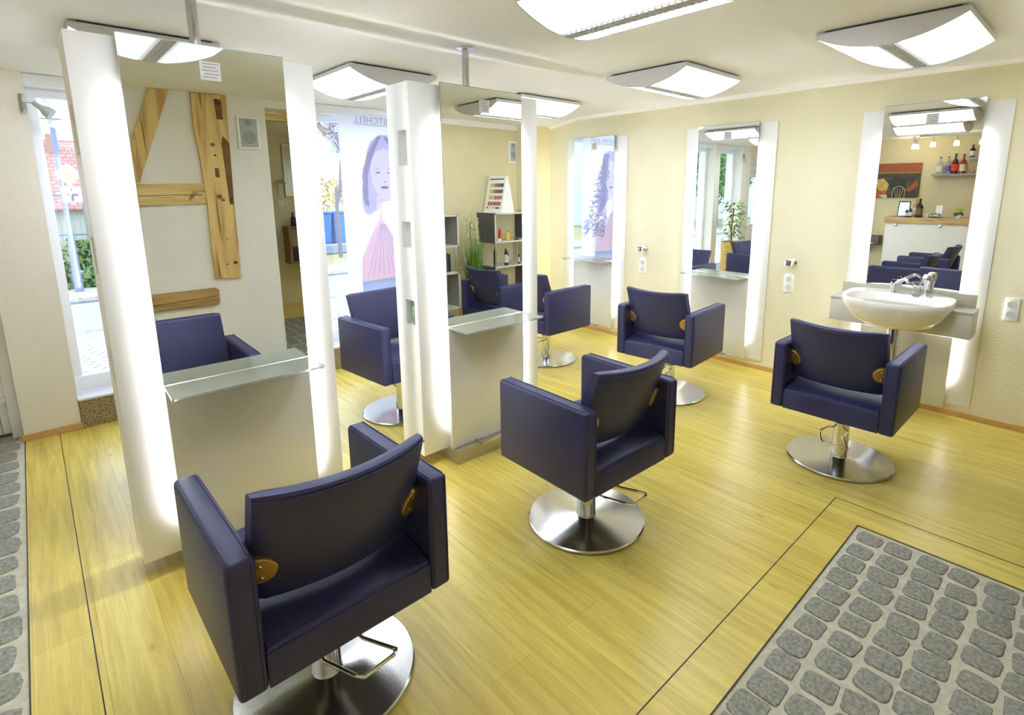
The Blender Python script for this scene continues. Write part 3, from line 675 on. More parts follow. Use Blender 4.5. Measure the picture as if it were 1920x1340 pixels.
def speaker(x0, x1, z0, z1, label):
    root = empty('loudspeaker', ((x0+x1)/2, -.3, z0), 0, label, 'loudspeaker', 'wall loudspeakers')
    w_, h = (x1-x0)/2, z1-z0
    MB().box(-w_, 0, 0, w_, .035, h, .006).build('housing', white, root)
    g = mat('speaker grille', (176, 178, 178), .6)
    MB().box(-w_+.02, .034, .02, w_-.02, .04, h-.02, .002).build('grille', g, root)
    MB().lathe((0, .040, h*.36), [(w_*.62, 0), (w_*.6, .002), (w_*.1, .001)], 28, 'y').build('woofer', mat('speaker cone', (150, 152, 154), .6), root)
    MB().box(-.025, .040, h*.72, .025, .042, h*.72+.05).build('tweeter', mat('speaker cone', (150, 152, 154), .6), root)
speaker(1.503, 1.69, 2.055, 2.345, 'square white wall loudspeaker right of the timber post, in the left freestanding mirror')
speaker(4.722, 4.856, 2.03, 2.30, 'white wall loudspeaker high in the corner, in the middle station mirror')
# shelving left and right of the grass plant
def bottle(name, loc, r, h, m, label, group=None, cap=black, lab=None, neck=.35):
    root = empty(name, loc, 0, label, 'bottle', group)
    hb = h*(1-neck)
    MB().lathe((0, 0, 0), [(r*.9, 0), (r, .004), (r, hb*.86), (r*.8, hb), (r*.36, hb+h*.08), (r*.32, h*.93)], 18).build('bottle_body', m, root)
    MB().cyl((0, 0, h*.93), r*.38, h*.07, 14).build('cap', cap, root)
    if lab: MB().lathe((0, 0, 0), [(r+.0006, hb*.2), (r+.0012, hb*.22), (r+.0012, hb*.72), (r+.0006, hb*.74)], 18, cap=False).build('bottle_label', lab, root)
    return root
def rack(x0, x1, label, dark=True):
    root = empty('shelf_unit', ((x0+x1)/2, -.29, 0), 0, label, 'shelf unit', 'grey shelf units at the rear wall')
    hw = (x1-x0)/2; D = .355; sd = darkgr if dark else greyl; t = .018
    for z0, z1, nm in ((1.03, 1.40, 'upper_box'), (.30, .735, 'lower_box')):
        m = MB(); m.box(-hw, 0, z0, -hw+t, D, z1).box(hw-t, 0, z0, hw, D, z1); m.build(nm, sd, root, False)
        m = MB(); m.box(-hw+t, 0, z0, hw-t, D, z0+t).box(-hw+t, 0, z1-t, hw-t, D, z1).box(-hw, D-.001, z0, -hw+t, D+.003, z1).box(hw-t, D-.001, z0, hw, D+.003, z1).box(-hw, D-.001, z0, hw, D+.003, z0+t).box(-hw, D-.001, z1-t, hw, D+.003, z1)
        m.build('shelf_board', lightgrey, root, False)
    for sx_ in (-1, 1):
        for yy in (.03, D-.03):
            MB().cyl((sx_*(hw-.03), yy, .735), .008, .295, 12).cyl((sx_*(hw-.03), yy, 0), .008, .3, 12).build('rod', chrome, root)
    return root
rack(4.19, 4.85, 'grey shelf unit with dark side, carrying the hair colour display')
rack(3.10, 3.65, 'grey open shelf unit left of the tall grass plant', False)
SY = -.12
prods = [('product_tube', 4.34, .012, .16, (214, 60, 40), 'red and silver hair product tube on the upper shelf of the colour display unit'),
         ('product_tube', 4.47, .02, .12, (226, 196, 60), 'yellow and black hair product bottle on the upper shelf beside the red tube')]
for nm, x, r, h, c, lb in prods:
    bottle('hair_product', (x, SY+.1, 1.048), r+.008, h, mat('product %d' % c[0], c, .35), lb, 'hair products on the right shelf unit', black, None, .2)
tag(MB().lathe((4.29, SY+.13, 1.048), [(.035, 0), (.037, .004), (.037, .03), (.033, .034)], 20).build('cream_jar', white), 'low white cream jar at the left of the upper product shelf', 'jar')
tag(MB().lathe((4.62, SY+.1, 1.048), [(.026, 0), (.028, .003), (.028, .012), (.02, .016)], 20).build('cream_tin', black), 'small flat black tin on the upper product shelf', 'tin')
for k, (x, h, lb) in enumerate(((4.24, .24, 'tall black bottle behind the chrome rod on the lower product board'), (4.40, .22, 'tall black and white bottle in the middle of the lower product board'), (4.435, .19, 'shorter black bottle just right of the tall black and white one'), (4.62, .14, 'small thin black bottle alone on the lower product board'))):
    bottle('hair_product', (x, SY+.12+.02*(k % 2), .735), .02 if k < 3 else .013, h, mat('black product', (40, 40, 44), .3), lb, 'hair products on the right shelf unit', black, mat('white product label', (214, 214, 210), .5) if k != 0 else None, .15)
for k in range(5):
    tag(MB().box(3.42+.035*k, -.22, .735, 3.448+.035*k, -.02, .735+.22-.012*(k % 3), .001).build('folder', mat('dark folder %d' % (k % 2), (48+14*(k % 2), 50+10*(k % 2), 56), .5)), 'dark folder standing on the left shelf unit', 'folder', 'dark folders on the left shelf unit')
# colour chart display (tent shape)
ch = empty('colour_chart_display', (4.40, -.10, 1.40), math.radians(85), 'white tent-shaped hair colour chart standing on the shelf unit', 'display')
MB().prism([(-.12, 0), (.12, 0), (.012, .45), (-.012, .45)], 'x', -.16, .155).build('tent_card', paper, ch, False)
def on_card(name, x0, z0, x1, z1, m, par=ch):
    def P(x, z, o): y = .12-.108*z/.45+o; return (x, y, z)
    g = MB(); vs = [P(x, z, o) for o in (.0008, .003) for x, z in ((x0, z0), (x1, z0), (x1, z1), (x0, z1))]
    g._add(vs, [(0, 1, 2, 3), (4, 7, 6, 5), (0, 4, 5, 1), (1, 5, 6, 2), (2, 6, 7, 3), (3, 7, 4, 0)]); return g.build(name, m, par, False)
cols = [(216, 186, 110), (196, 160, 80), (150, 110, 50), (110, 76, 40), (80, 56, 36), (50, 40, 34), (34, 30, 28)]
reds = [(150, 60, 30), (190, 50, 30), (210, 70, 30), (170, 40, 30), (120, 30, 24), (200, 90, 40), (90, 36, 28)]
for r_ in range(4):
    for k in range(9):
        cc = (cols if r_ < 3 else cols)[min(6, k*7//9)] if r_ < 2 else reds[(k*2+r_) % 7]
        if r_ == 2 and k < 4: cc = (214, 182, 104)
        # on the card the tufts run right to left so that the mirror shows them light at the left
        xx = .12-.026*(8-k)-.012; z = .36-.075*r_
        on_card('colour_swatch', xx-.0, z-.045, xx+.018, z, mat('swatch %d %d %d' % cc, cc, .6))
on_card('chart_heading', -.13, .405, .12, .418, mat('chart print', (60, 60, 60), .6))
for k, c in enumerate(((214, 60, 60), (230, 210, 90), (236, 150, 50))): on_card('colour_dot', -.12+.055*k, .05, -.095+.055*k, .075, mat('dot %d' % k, c, .6))
on_card('chart_heading', .04, .052, .11, .068, MATS['chart print'])
pc = tag(MB().prism([(0, 0), (.012, 0), (.052, .40), (.04, .40)], 'x', -.11, .11).build('picture_board', mat('board dark', (60, 56, 54), .5), None, False), 'dark picture board leaning on the left shelf unit', 'picture'); pc.location = (3.53, -.20, 1.40); pc.rotation_euler = (0, 0, PI)
for z0, z1, c in ((.16, .24, (196, 110, 70)), (.26, .36, (130, 130, 130)), (.03, .12, (170, 160, 150))):
    g = MB(); g._add([(x, -.0012+.1*z+o, z) for o in (0, -.001) for x, z in ((-.1, z0), (.1, z0), (.1, z1), (-.1, z1))], [(0, 1, 2, 3), (4, 7, 6, 5)]); g.build('print', mat('board print %d' % c[0], c, .6), pc, False)
# tall grass plant
gp = empty('ornamental_grass', (3.90, .02, 0), 0, 'tall green grass plant with cream plumes between the two grey shelf units', 'plant')
MB().lathe((0, 0, 0), [(.09, 0), (.1, .01), (.12, .24), (.105, .24), (.1, .2)], 24).build('pot', darkgr, gp)
rnd = random.Random(4)
g = MB(); g2 = MB()
for k in range(330):
    a = rnd.uniform(0, 2*PI); r0 = rnd.uniform(0, .085); h = rnd.uniform(.55, 1.0); b = rnd.uniform(0, .14)
    p0 = Vector((r0*math.cos(a), r0*math.sin(a), .18)); pts = []
    for i in range(6):
        t = i/5; pts.append(p0+Vector((math.cos(a)*b*t*t, math.sin(a)*b*t*t, h*t)))
    u = Vector((-math.sin(a), math.cos(a), 0))
    vs = []
    for i, p in enumerate(pts): wd = .008*(1-i/5.5); vs += [p-u*wd, p+u*wd]
    g._add(vs, [(2*i, 2*i+1, 2*i+3, 2*i+2) for i in range(5)])
g.build('blades', noisy(mat('grass blade', (128, 168, 60), .5), (60, 110, 40), 3, 2, .9, (9, 9, .2)), gp)
for k in range(10):
    a = rnd.uniform(0, 2*PI); b = rnd.uniform(.02, .09); base = Vector((b*math.cos(a), b*math.sin(a), rnd.uniform(.95, 1.15)))
    for j in range(110):
        t = rnd.random(); p = base+Vector((0, 0, .28*t)); q = p+Vector((rnd.uniform(-1, 1), rnd.uniform(-1, 1), rnd.uniform(.2, 1.3)))*.035*(1-.5*t)
        u = Vector((rnd.uniform(-1, 1), rnd.uniform(-1, 1), 0)).normalized()*.008
        g2._add([p-u, p+u, q], [(0, 1, 2)])
    g2.tube([(0, 0, .5), tuple(base), tuple(base+Vector((0, 0, .26)))], .0018, 5)
g2.build('plumes', mat('cream plume', (226, 222, 176), .8), gp)

# ================================================================= next room, through the opening
sr = empty('wall_mirror', (2.98, -3.2, 1.60), 0, 'narrow wall mirror in the next room, in the left freestanding mirror', 'mirror')
MB().box(-.12, 0, 0, .16, .02, .76, .002).build('mirror_glass', mirror, sr, False)
MB().box(-.125, 0, -.005, .165, .016, .765).build('mirror_back', greyl, sr, False)
wlmp = empty('wall_lamp', (2.76, -3.2, 1.83), 0, 'small chrome wall lamp beside the narrow mirror in the next room', 'lamp')
MB().tube([(0, 0, 0), (0, .05, 0), (.05, .09, .0)], .006).tube([(0, .01, 0), (0, .008, -.23)], .003, 6).build('arm', chrome, wlmp)
MB().lathe((.05, .09, -.01), [(.014, .03), (.02, .02), (.05, -.03), (.048, -.03), (.018, .018)], 20).build('lamp_shade', steel, wlmp)
socket((2.785, -3.2, 1.50), PI, 'single white socket on the wall of the next room', 1)
cns = empty('wall_console', (2.96, -3.2, .62), 0, 'brown open wall box holding folded towels in the next room', 'console')
MB().box(-.18, 0, 0, -.14, .24, .55).box(-.14, 0, .50, .3, .24, .55).box(-.14, 0, 0, .3, .24, .04).build('wooden_box', noisy(mat('brown oak', (150, 118, 84), .6), (118, 88, 60), 8, 4, .7), cns, False)
tw = tag(MB().box(2.84, -3.16, .66, 3.2, -3.0, .86, .03, 3).build('towel_stack', mat('dark towel', (70, 72, 84), .9)), 'dark folded towels inside the brown wall box', 'towels')
bottle('pump_bottle', (2.90, -3.08, 1.17), .035, .2, mat('dark bottle', (34, 34, 38), .3), 'dark pump bottle at the left on the brown wall box', 'pump bottles in the next room')
bottle('pump_bottle', (3.0, -3.08, 1.17), .03, .17, mat('dark bottle', (34, 34, 38), .3), 'shorter pump bottle beside the first on the brown wall box', 'pump bottles in the next room')
li = tag(MB().box(1.74, -.62, 2.355, 2.95, -.5, 2.45, .004).build('timber_lintel', beamh, None, False), 'dark orange timber lintel over the opening to the next room', 'timber beam')
struct('wall_front.002', MB().box(1.5, -.62, 2.3, 1.74, -.501, HC).box(2.95, -.62, 2.3, 3.2, -.501, HC), wallw)
# ================================================================= bar and left wall, seen in the basin mirror
bar = empty('bar_counter', (-.85, 1.9, 0), 0, 'white bar counter with a pale oak top, in the basin mirror', 'counter')
MB().box(-.55, -.9, 0, 0, .70, 1.115).build('counter_body', mat('bar white', (232, 230, 222), .5), bar, False)
MB().box(-.6, -.95, 1.115, .03, .72, 1.21, .003).build('counter_top', barwood, bar)
for yy in (.55, -.05): MB().lathe((0, yy, 1.085), [(.012, 0), (.012, .02), (.022, .026), (.022, .034), (.01, .04)], 18, 'x').build('knob', chrome, bar)
pa = empty('painting', (-1.699, 2.86, 1.51), 0, 'dark framed-edge painting of a table scene with a wicker chair back, above the bar', 'painting')
MB().box(0, -.5, 0, .025, .5, .595).build('canvas', noisy(mat('painting dark', (84, 84, 66), .6), (60, 52, 44), 9, 3, .9), pa, False)
MB().box(.024, -.5, .44, .028, .5, .595).build('painted_frieze', noisy(mat('painting frieze', (146, 92, 52), .6), (170, 70, 40), 14, 3, .9), pa, False)
MB().box(.024, -.5, .425, .030, .5, .44).build('painted_moulding', mat('painting gold', (176, 146, 84), .5), pa, False)
def dab(name, pts, c, y=.0285): MB().prism(pts, 'x', .024, y).build(name, noisy(mat('paint %d %d' % (c[0], c[1]), c, .6), tuple(int(v*.8) for v in c), 20, 2, .7), pa, False)
dab('painted_cloth', [(.12, .13), (.17, .32), (.05, .34), (-.04, .24), (-.02, .12)], (214, 178, 92)); dab('painted_fruit', [(.18, .16), (.34, .2), (.42, .3), (.3, .36), (.16, .3)], (206, 140, 70))
dab('painted_napkin', [(.0, .02), (.12, .0), (.3, .1), (.22, .14), (-.02, .12)], (190, 96, 52)); dab('painted_card', [(.04, .0), (.1, .05), (-.02, .06), (-.04, .0)], (216, 206, 160), .0295)
dab('painted_book', [(-.36, .1), (-.28, .14), (-.46, .3), (-.48, .2)], (176, 96, 56)); dab('painted_shadow', [(-.1, .0), (-.3, .02), (-.3, .3), (-.16, .38), (-.04, .3)], (52, 54, 50), .0265)
g = MB(); cyy, hh = -.20, .0
g.tube([(.03, cyy+.095*math.cos(a), .10+.10*max(0, math.sin(a))-(.1 if math.sin(a) < 0 else 0)) for a in [PI*i/16 for i in range(17)]], .006, 6)
for q in (-.055, -.02, .02, .055): g.tube([(.03, cyy+q*.6, .0), (.03, cyy+q, .1), (.03, cyy+q*1.2, .17)], .004, 6)
g.tube([(.03, cyy-.095, .1), (.03, cyy-.09, 0)], .006, 6).tube([(.03, cyy+.095, .1), (.03, cyy+.09, 0)], .006, 6)
g.build('painted_chair_back', mat('wicker cream', (196, 186, 140), .6), pa)
def wshelf(y0, y1, z, label):
    o = MB().box(-1.7, y0, z-.035, -1.5, y1, z, .002).build('wall_shelf', greyl); return tag(o, label, 'shelf', 'grey bottle shelves')
wshelf(1.2, 2.18, 1.905, 'long grey wall shelf holding the spirit bottles above the bar')
wshelf(1.2, 1.72, 2.155, 'short grey wall shelf above the row of spirit bottles')
BY = -1.6
def cg(n, c): return mat(n, c, .1, trans=.7)
bottle('spirit_bottle', (BY, 2.095, 1.905), .042, .28, cg('clear spirit', (235, 235, 230)), 'clear spirit bottle with a white label, first on the long shelf', 'spirit bottles', black, mat('lab w', (226, 220, 214), .5))
bottle('spirit_bottle', (BY, 1.985, 1.905), .036, .28, cg('clear spirit', (235, 235, 230)), 'clear spirit bottle with a blue patterned label', 'spirit bottles', mat('blue cap', (40, 44, 110), .4), mat('lab blue', (90, 96, 190), .5))
bottle('spirit_bottle', (BY, 1.895, 1.905), .042, .325, mat('dark red spirit', (60, 16, 18), .15), 'dark bottle with a large red label, tallest on the long shelf', 'spirit bottles', black, mat('lab red', (214, 50, 36), .5))
bottle('spirit_bottle', (BY, 1.79, 1.905), .042, .31, mat('red base spirit', (190, 60, 46), .12, trans=.4), 'bottle of red liquor with a pale label and dark cap', 'spirit bottles', black, mat('lab pale', (214, 214, 186), .5))
bottle('spirit_bottle', (BY, 1.655, 1.905), .02, .12, cg('clear spirit', (235, 235, 230)), 'miniature bottle with a red top at the end of the long shelf', 'spirit bottles', mat('lab red', (214, 50, 36), .5), mat('lab r2', (220, 130, 110), .5))
bottle('spirit_bottle', (BY, 1.69, 2.155), .036, .20, mat('dark bottle', (34, 34, 38), .3), 'dark bottle with a pale label alone on the short shelf', 'spirit bottles', black, mat('lab pale', (214, 214, 186), .5), .3)
BT = 1.21; bx = -.98
tb = empty('tablet_screen', (bx-.02, 2.40, BT), 0, 'leaning tablet with a pale blue screen on the bar top', 'tablet')
Mt = Euler((0, math.radians(-14), 0)).to_matrix().to_4x4()
MB().box(0, -.085, 0, .012, .085, .26, .004, M=Mt).build('tablet_body', black, tb)
MB().box(.0118, -.07, .02, .0135, .07, .24, M=Mt).build('display', mat('tablet blue', (150, 186, 226), .2, em=.5, ec=(150, 190, 235)), tb, False)
bottle('liqueur_bottle', (bx+.03, 2.17, BT), .05, .30, mat('black glass', (20, 18, 16), .12), 'black round-shouldered liqueur bottle on the bar top', 'bottles on the bar', black, mat('lab brown', (120, 92, 60), .5))
bottle('liqueur_bottle', (bx-.05, 2.23, BT), .038, .32, mat('amber glass', (226, 160, 60), .12, trans=.5), 'amber bottle with a cream cap behind the black liqueur bottle', 'bottles on the bar', mat('cream cap', (226, 196, 140), .5), mat('lab w', (226, 220, 214), .5))
for k, (yy, hgt) in enumerate(((2.335, .13), (2.285, .145))):
    bottle('small_bottle', (bx+.05, yy, BT), .024, hgt, mat('dark bottle', (34, 34, 38), .3), ('left' if k == 0 else 'right')+' one of two small dark bottles with white bases before the tablet', 'bottles on the bar', black, mat('lab w', (226, 220, 214), .5), .2)
tag(MB().lathe((bx+.02, 2.43, BT), [(.04, 0), (.045, .004), (.045, .02), (.04, .024)], 20).build('small_dish', mat('steel dish', (150, 150, 156), .3, .8)), 'small flat metal dish beside the tablet on the bar', 'dish')
tag(MB().lathe((bx+.03, 2.06, BT), [(.022, 0), (.024, .004), (.024, .045), (.014, .05), (.014, .09)], 16).build('nail_bottle', mat('pale lacquer', (216, 206, 196), .3)), 'small pale lacquer bottle on the bar top', 'bottle')
tray = tag(MB().box(bx-.06, 1.86, BT, bx+.07, 2.02, BT+.012, .003).build('serving_tray', black), 'black tray with small bottles on the bar top', 'tray')
for k, (yy, xx, hgt) in enumerate(((1.995, .02, .06), (1.945, .03, .075), (1.91, .0, .06), (1.885, .04, .05))):
    bottle('nail_polish', (bx+xx, yy, BT+.012), .014, hgt, mat('ink blue', (40, 48, 90), .3), 'small dark blue polish bottle on the black tray', 'polish bottles on the tray', black, mat('lab w', (226, 220, 214), .5), .3)
tag(MB().prism([(0, 0), (.004, 0), (-.02, .18), (-.024, .18)], 'y', 1.88, 1.965).build('menu_card', paper, None, False), 'white menu card standing behind the black tray', 'card').location = (bx-.03, 0, BT+.012)
fp = empty('flower_pot', (bx+.02, 1.66, BT), 0, 'white pot with yellow-green flowers and dark leaves on the bar top', 'flower pot')
MB().lathe((0, 0, 0), [(.03, 0), (.04, .01), (.045, .05), (.038, .06)], 20).build('pot', porcel, fp)
leafy(fp, 60, 0, 0, .05, .10, .05, mat('dark leaf', (60, 100, 54), .5), 7, .014, .035)
leafy(fp, 80, 0, 0, .10, .15, .035, mat('flower lime', (200, 206, 70), .6), 8, .01, .025).name = 'flowers'
hp = empty('wall_box', (-1.7, 2.98, .55), 0, 'dark grey wall-hung box left of the bar, in the basin mirror', 'wall box')
MB().box(0, -.15, .12, .22, .14, .29, .008).box(0, .02, 0, .1, .14, .12, .006).build('wall_box', darkgr, hp)
rl = empty('rail_light', (-1.0, 1.75, HC), 0, 'ceiling rail with three small lit shades above the bar', 'rail light')
MB().box(-.012, -.55, -.03, .012, .55, 0).build('rail', steel, rl, False)
for yy in (.36, .06, -.25):
    MB().tube([(0, yy, -.03), (0, yy, -.12)], .006, 8).build('stem', chrome, rl)
    MB().lathe((0, yy, -.19), [(.036, 0), (.034, .04), (.026, .07), (.01, .075)], 18).build('lamp_shade', bulbm, rl)
cl = empty('cluster_light', (-1.35, 2.42, HC), 0, 'ceiling cluster of three small lit shades left of the rail light', 'ceiling light')
MB().box(-.1, -.03, -.025, .1, .03, 0, .004).build('ceiling_base', steel, cl)
for xx in (-.12, 0, .12):
    MB().tube([(xx*.6, 0, -.02), (xx*.6, .02*xx, -.12)], .006, 8).build('stem', chrome, cl)
    MB().lathe((xx*.6, 0, -.19), [(.036, 0), (.034, .04), (.026, .07), (.01, .075)], 18).build('lamp_shade', bulbm, cl)

# ================================================================= outside
GZ = -.12
pav = noisy(mat('pale paving', (176, 176, 176), .8), (160, 184, 184), 6, 3, .7)
def tiles(m):
    b = BS(m); tc = N(m, 'ShaderNodeTexCoord'); mp = N(m, 'ShaderNodeMapping'); mp.inputs['Rotation'].default_value = (0, 0, .6); LK(m, tc.outputs['Object'], mp.inputs['Vector'])
    br = N(m, 'ShaderNodeTexBrick')
    for k, v in (('Scale', 1.), ('Brick Width', .24), ('Row Height', .12), ('Mortar Size', .008)): br.inputs[k].default_value = v
    br.inputs['Color1'].default_value = (*lin((178, 178, 180)), 1); br.inputs['Color2'].default_value = (*lin((168, 166, 164)), 1); br.inputs['Mortar'].default_value = (*lin((96, 94, 92)), 1)
    LK(m, mp.outputs[0], br.inputs['Vector']); LK(m, br.outputs['Color'], b.inputs['Base Color'])
tm = mat('street tiles', (206, 204, 200), .8); tiles(tm)
struct('ground_pavement', MB().box(-30, 5.22, GZ-.1, 45, 8.9, GZ), tm)
struct('ground_kerb', MB().box(-30, 8.9, GZ-.1, 45, 9.15, GZ-.01).box(-30, 11.75, GZ-.1, 45, 12.0, GZ-.01), noisy(mat('kerb', (140, 140, 140), .8), (120, 118, 118), 8, 3, .7))
struct('ground_road', MB().box(-30, 9.15, GZ-.2, 45, 11.75, GZ-.05), noisy(mat('asphalt', (148, 150, 158), .85), (140, 142, 150), 3, 3, .6))
struct('ground_far_pavement', MB().box(-30, 12.0, GZ-.1, 45, 13.2, GZ), tm)
struct('ground_lawn', MB().box(-30, 13.2, GZ-.2, 45, 60, GZ-.02), noisy(mat('dry lawn', (128, 136, 96), .9), (150, 138, 96), 1, 3, .8))
# street lamp with two road signs
slm = empty('street_lamp', (.56, 12.9, GZ), 0, 'grey street lamp with a white bell shade, seen through the narrow window', 'street lamp')
lm = mat('lamp post grey', (116, 128, 150), .5, .2)
MB().lathe((0, 0, 0), [(.07, 0), (.06, .8), (.04, 1.2), (.04, 3.6)], 16).build('post', lm, slm)
MB().tube([(0, 0, 3.6), (0, -.1, 3.68), (-.02, -.25, 3.62), (-.02, -.3, 3.45)], .02, 8).build('arm', lm, slm)
MB().lathe((-.02, -.3, 3.03), [(.16, 0), (.15, .01), (.085, .14), (.05, .26), (.075, .34), (.06, .42), (.02, .45)], 28).build('lamp_shade', mat('lamp bell', (160, 172, 178), .4), slm)
MB().lathe((-.02, -.3, 2.96), [(.01, 0), (.05, .02), (.065, .07)], 20).build('globe', mat('lamp globe', (186, 190, 196), .2), slm)
sg = empty('road_sign', (.665, 12.78, GZ), 0, 'white diamond priority road sign with a yellow centre, above the junction sign', 'road sign')
def rot45(s): return [(0, -s), (s, 0), (0, s), (-s, 0)]
MB().prism([(x, z+2.11) for x, z in rot45(.205)], 'y', 0, .03).build('sign_plate', mat('sign white', (188, 190, 196), .4), sg, False)
MB().prism([(x, z+2.11) for x, z in rot45(.12)], 'y', -.003, 0).build('yellow_centre', mat('sign yellow', (214, 204, 140), .5), sg, False)
MB().box(-.12, .03, 2.05, -.08, .09, 2.15, .004).build('clamp', lm, sg)
sg2 = empty('road_sign', (.67, 12.76, 1.50-.0), 0, 'square white sign with the course of a junction, below the diamond sign', 'road sign')
MB().box(-.14, 0, 0, .14, .02, .28, .004).build('sign_plate', MATS['sign white'], sg2)
MB().box(-.008, -.003, .20, .008, .0, .25).box(-.09, -.003, .135, -.04, .0, .15).box(-.018, -.003, .03, .018, .0, .13).box(-.0, -.003, .12, .085, .0, .155).build('junction_line', mat('sign ink', (110, 108, 130), .5), sg2, False)
MB().box(-.125, .02, .08, -.085, .11, .18).build('clamp', lm, sg2, False)
# ivy hedge, fence
hedgem = noisy(mat('ivy green', (80, 116, 66), .7), (128, 144, 84), 4, 3, .8)
def hedge(name, x0, x1, y, z1, n, label, seed=1, m=hedgem):
    rnd = random.Random(seed); root = empty(name, ((x0+x1)/2, y, GZ), 0, label, 'hedge'); hw = (x1-x0)/2; g = MB()
    for k in range(n):
        x = rnd.uniform(-hw, hw); z = rnd.random()**1.2*(z1-GZ); yy = rnd.uniform(-.35, .3)*(1-.5*z/(z1-GZ)); p = Vector((x, yy, z)); s = rnd.uniform(.05, .1)
        u = Vector((rnd.uniform(-1, 1), rnd.uniform(-.4, .4), rnd.uniform(-1, 1))).normalized()*s; v = Vector((rnd.uniform(-1, 1), rnd.uniform(-1, 1), rnd.uniform(-1, 1))).normalized()*s*.7
        g._add([p-u, p+v, p+u, p-v], [(0, 1, 2, 3)])
    g.build('foliage', m, root, False)
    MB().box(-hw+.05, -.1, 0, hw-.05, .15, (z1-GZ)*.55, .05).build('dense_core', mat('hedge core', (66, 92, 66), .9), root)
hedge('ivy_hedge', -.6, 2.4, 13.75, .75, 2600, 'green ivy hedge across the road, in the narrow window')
fe = empty('garden_fence', (.9, 14.2, GZ), 0, 'thin blue-grey wire fence rising behind the ivy hedge', 'fence')
m = MB()
for k in range(-8, 9, 2): m.cyl((k*.5, 0, 0), .025, 1.75, 8)
m.build('post', mat('fence blue', (90, 126, 142), .5), fe)
m = MB()
for z in (.95, 1.72): m.box(-4, -.012, z, 4, .012, z+.03)
for k in range(-40, 41): m.box(k*.1-.003, -.003, .1, k*.1+.003, .003, 1.72)
m.build('wire_mesh', mat('fence blue', (90, 126, 142), .5), fe)
# house with red tiles
tile = mat('red roof tiles', (206, 140, 128), .7)
def mkroof(m):
    b = BS(m); tc = N(m, 'ShaderNodeTexCoord'); br = N(m, 'ShaderNodeTexBrick')
    for k, v in (('Scale', 1.), ('Brick Width', .2), ('Row Height', .115), ('Mortar Size', .018), ('Mortar Smooth', .6)): br.inputs[k].default_value = v
    br.inputs['Color1'].default_value = (*lin((194, 132, 122)), 1); br.inputs['Color2'].default_value = (*lin((176, 112, 104)), 1); br.inputs['Mortar'].default_value = (*lin((120, 84, 86)), 1)
    s = N(m, 'ShaderNodeSeparateXYZ'); c = N(m, 'ShaderNodeCombineXYZ'); LK(m, tc.outputs['Object'], s.inputs[0]); LK(m, s.outputs[0], c.inputs[0]); LK(m, s.outputs[2], c.inputs[1])
    LK(m, c.outputs[0], br.inputs['Vector']); LK(m, br.outputs['Color'], b.inputs['Base Color'])
mkroof(tile)
ho = empty('house', (1.2, 23, GZ), 0, 'house with a red tiled roof beyond the street, in the narrow window', 'house')
MB().box(-4, 0, 0, 4, 5, 1.35).build('house_wall', mat('house wall', (166, 166, 160), .8), ho, False)
MB().prism([(-.3, 1.25), (-.3, 1.33), (2.5, 3.6), (5.3, 1.33), (5.3, 1.25)], 'x', -4.2, 4.2).build('roof', tile, ho, False)
MB().box(-.35, 1.9, 2.9, -.1, 2.2, 3.75).build('chimney', mat('chimney brick', (156, 124, 112), .8), ho, False)
MB().box(.75, -.6, 1.7, 2.2, -.3, 2.2).build('dormer', mat('house white', (190, 194, 200), .6), ho, False)
# behind the wide window: bins, bare tree, pale houses
for k, x in enumerate((6.75, 7.35)):
    r_ = empty('waste_container', (x, 17, GZ), 0, ('left' if k == 0 else 'right')+' one of two blue waste containers across the street', 'bin', 'blue waste containers')
    MB().loft([[(px_, py_, z) for px_, py_ in rrect(-a, -a, a, a, .05)] for a, z in ((.22, .05), (.27, 1.1))]).build('bin_body', mat('container blue', (70, 116, 180), .5), r_)
    MB().box(-.29, -.3, 1.1, .29, .28, 1.17, .02).build('lid', mat('container lid', (56, 100, 164), .5), r_)
lw = tag(MB().box(5.6, 15.6, GZ, 10.5, 16.0, .12).build('low_wall', mat('low wall blue grey', (134, 144, 166), .8), None, False), 'low pale wall in front of the blue containers', 'wall')
def bare_tree(x, y, h, label, seed, leafc=None, nl=0, thick=.12):
    rnd = random.Random(seed); root = empty('bare_tree', (x, y, GZ), 0, label, 'tree'); g = MB(); tips = []
    def br(p, d_, l, r, dep):
        q = p+d_*l; mid = p+d_*l*.5+Vector((rnd.uniform(-1, 1), rnd.uniform(-1, 1), 0))*l*.05
        g.tube([tuple(p), tuple(mid), tuple(q)], r, 5, rs=[r, r*.85, r*.7]); tips.append(q)
        if dep == 0: return
        for k in range(3 if dep > 1 else 3):
            nd = (d_+Vector((rnd.uniform(-1, 1), rnd.uniform(-1, 1), rnd.uniform(-.2, .6)))*.75).normalized(); br(p+d_*l*rnd.uniform(.55, 1), nd, l*.68, r*.6, dep-1)
    br(Vector((0, 0, 0)), Vector((0, 0, 1)), h*.38, thick, 5)
    g.build('branches', mat('bark pale', (112, 106, 112), .8), root)
    if nl:
        f = MB()
        for k in range(nl):
            p = rnd.choice(tips)+Vector((rnd.uniform(-1, 1), rnd.uniform(-1, 1), rnd.uniform(-1, 1)))*.28; s = .07
            u = Vector((rnd.uniform(-1, 1), rnd.uniform(-1, 1), rnd.uniform(-1, 1))).normalized()*s; v = Vector((rnd.uniform(-1, 1), rnd.uniform(-1, 1), rnd.uniform(-1, 1))).normalized()*s*.6
            f._add([p-u, p+v, p+u, p-v], [(0, 1, 2, 3)])
        f.build('leaves', leafc, root, False)
bare_tree(6.3, 14.6, 5.0, 'bare tree with a few reddish leaves beyond the wide window', 11, mat('red leaf', (160, 70, 70), .7), 260, .06)
rnd = random.Random(21); ys = empty('autumn_shrub', (7.4, 18.4, GZ), 0, 'yellow-leaved shrub above the blue containers', 'shrub'); f = MB()
